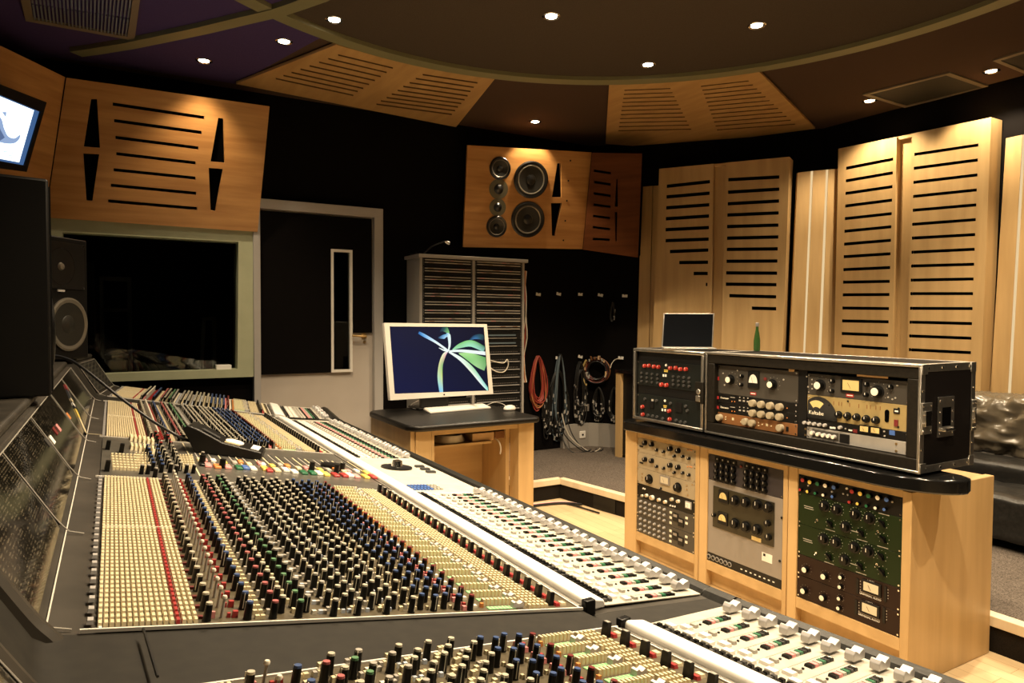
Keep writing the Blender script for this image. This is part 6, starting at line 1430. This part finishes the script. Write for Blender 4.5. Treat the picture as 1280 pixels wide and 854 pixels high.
# ------------------------------------------------------------------ television on the left wall board
PT = Plane(PL.px(20, 262) + PL.n * .30, 38, 13)
o4 = [PT.px(*p) for p in ((-70, 202), (33.5, 215), (58.5, 128), (-70, 78))]
r = thing('television', 'wall television showing a bright white picture at the top left', 'television', (o4[0] + o4[1]) / 2)
s4 = [PT.px(*p) for p in ((-62, 190), (31, 207), (51, 140), (-62, 93))]
MB().plate(o4, [s4], PT.n * -.014, 'speaker_black').build('bezel', r, bevel=.002); MB().ext([p - PT.n * .0145 for p in o4], PT.n * -.05, 'black').build('housing', r)
def tq(pts, d): return [PT.off(-.010 + d).px(*p) for p in pts]
b = MB(); b.poly(tq(((-62, 190), (31, 207), (51, 140), (-62, 93)), 0), 'tv_blue'); b.poly(tq(((-62, 187), (24, 203), (42.5, 138), (-62, 95)), .0006), 'tv_white')
bl = [(-40, 150), (-20, 132), (0, 146), (5, 160), (10, 170), (18, 173), (25, 168.5), (24, 174), (18, 179), (8, 179.5), (-4, 177), (-20, 174), (-36, 166)]
bl = [p for p in smooth(bl + bl[:1], 5)]; b.poly(tq(bl, .0012), 'tv_pale'); b.poly(tq([(-30, 152), (-14, 142), (-3, 152), (1, 163), (6, 172), (0, 176), (-14, 172), (-28, 164)], .0016), 'tv_shade'); b.poly(tq([(2.5, 140), (8, 140), (7.5, 147)], .0012), 'tv_pale')
for x, y, w in ((-3, 188, 4), (-3, 192, 4), (4, 189.5, 6), (11.5, 191, 5), (11, 194.5, 4.6), (11, 197, 5)): b.poly(tq([(x, y - .5), (x + w, y), (x + w, y + .8), (x, y + .3)], .0012), 'tv_pale')
b.build('screen', r, recalc=False)
MB().hexa([p - PT.n * .066 for p in [PT.px(-20, 160), PT.px(10, 163), PT.px(10, 140), PT.px(-20, 138)]], [p - PT.n * .21 for p in [PT.px(-20, 160), PT.px(10, 163), PT.px(10, 140), PT.px(-20, 138)]], 'black').build('bracket', r)
# ------------------------------------------------------------------ sofa side of the room
def puff(b, x0, y0, z0, x1, y1, z1, m, seed, amp=.02, n=18, pw=5):
    """soft upholstered block with folds"""
    from mathutils import noise
    c = V(((x0 + x1) / 2, (y0 + y1) / 2, (z0 + z1) / 2)); s = V(((x1 - x0) / 2, (y1 - y0) / 2, (z1 - z0) / 2)); idx = {}; vs = []; fs = []
    def vert(p):
        key = tuple(round(v * 1e4) for v in p)
        if key not in idx:
            L = sum(abs(v) ** pw for v in p) ** (1 / pw); p = V(p) / L; q = V((c.x + p.x * s.x, c.y + p.y * s.y, c.z + p.z * s.z))
            w = 1 - 2.6 * abs(noise.noise(V((q.x * 7 + seed, q.y * 8 + q.z * 9, q.z * 5 - q.y * 4)))) + .4 * (1 - 2 * abs(noise.noise(q * 17 + V((seed, 0, 0)))))
            q += p.normalized() * (w * amp); q.z = max(q.z, z0); idx[key] = len(vs); vs.append(q)
        return idx[key]
    for ax in range(3):
        for sg in (-1, 1):
            for i in range(n):
                for j in range(n):
                    f = []
                    for a, d in ((i, j), (i + 1, j), (i + 1, j + 1), (i, j + 1)):
                        p = [0, 0, 0]; p[ax] = sg; p[(ax + 1) % 3] = -1 + 2 * a / n; p[(ax + 2) % 3] = -1 + 2 * d / n; f.append(vert(p))
                    fs.append(f)
    return b.add(vs, fs, m)
mat('leather_shine', (0.12, 0.10, 0.07), 0.27, spec=0.8)
LX = 4.95
lz = onX(1250, 568, LX).z
r = thing('drawer_unit', 'low maple drawer unit with a grey ledge along the wall by the sofa', 'cabinet', (5.1, 2.3, .15))
MB().bx(LX, 1.0, lz - .055, 5.27, 3.3, lz, 'grey_panel').build('ledge', r, bevel=.003)
MB().bx(LX + .03, 1.02, .151, 5.26, 3.28, lz - .056, 'maple').build('body', r)
p = onX(1234, 580, LX + .03); MB().tube([(LX + .028, p.y - .07, p.z), (LX + .005, p.y - .07, p.z), (LX + .005, p.y + .07, p.z), (LX + .028, p.y + .07, p.z)], .009, 'chrome', 8).build('handle', r)
zt = onX(1250, 504, LX + .08).z
tag(puff(MB(), LX - .02, 1.45, lz + .0005, LX + .32, 2.75, zt + .02, 'leather_shine', 3, .036, 56, 6).build('leather_cushion', sharp=180), 'crumpled shiny black leather cushion on the grey ledge', 'cushion')
r = thing('sofa', 'black leather sofa on the carpet at the right edge of the picture', 'sofa', (4.5, 1.7, .15))
sz_, bz_ = onX(1265, 622, 4.2).z, onX(1265, 584, 4.55).z
puff(MB(), 4.18, .7, .20, 4.60, 2.6, sz_, 'leather', 5, .008, 30, 8).build('seat', r, sharp=180)
puff(MB(), 4.61, .7, .20, 4.90, 2.6, bz_, 'leather', 9, .010, 30, 7).build('backrest', r, sharp=180)
puff(MB(), 4.20, 2.61, .20, 4.90, 2.85, bz_ - .04, 'leather', 8, .008, 30, 7).build('armrest', r, sharp=180)
b = MB()
for x in (4.26, 4.82):
    for y in (.8, 2.7): b.cyl((x, y, .151), (0, 0, 1), .03, .055, 'black', 12)
b.build('feet', r)
# ------------------------------------------------------------------ world and picture settings
sc_ = bpy.context.scene
w = bpy.data.worlds.new('world'); sc_.world = w; w.use_nodes = True
w.node_tree.nodes['Background'].inputs['Color'].default_value = (1.0, 0.8, 0.55, 1); w.node_tree.nodes['Background'].inputs['Strength'].default_value = 0.0
vs_ = sc_.view_settings; vs_.view_transform = 'Standard'; vs_.look = 'None'; vs_.exposure = 0.0; vs_.gamma = 1.0; vs_.use_curve_mapping = False
sc_.cycles.use_denoising = True; sc_.cycles.max_bounces = 6; sc_.cycles.sample_clamp_indirect = 4.0
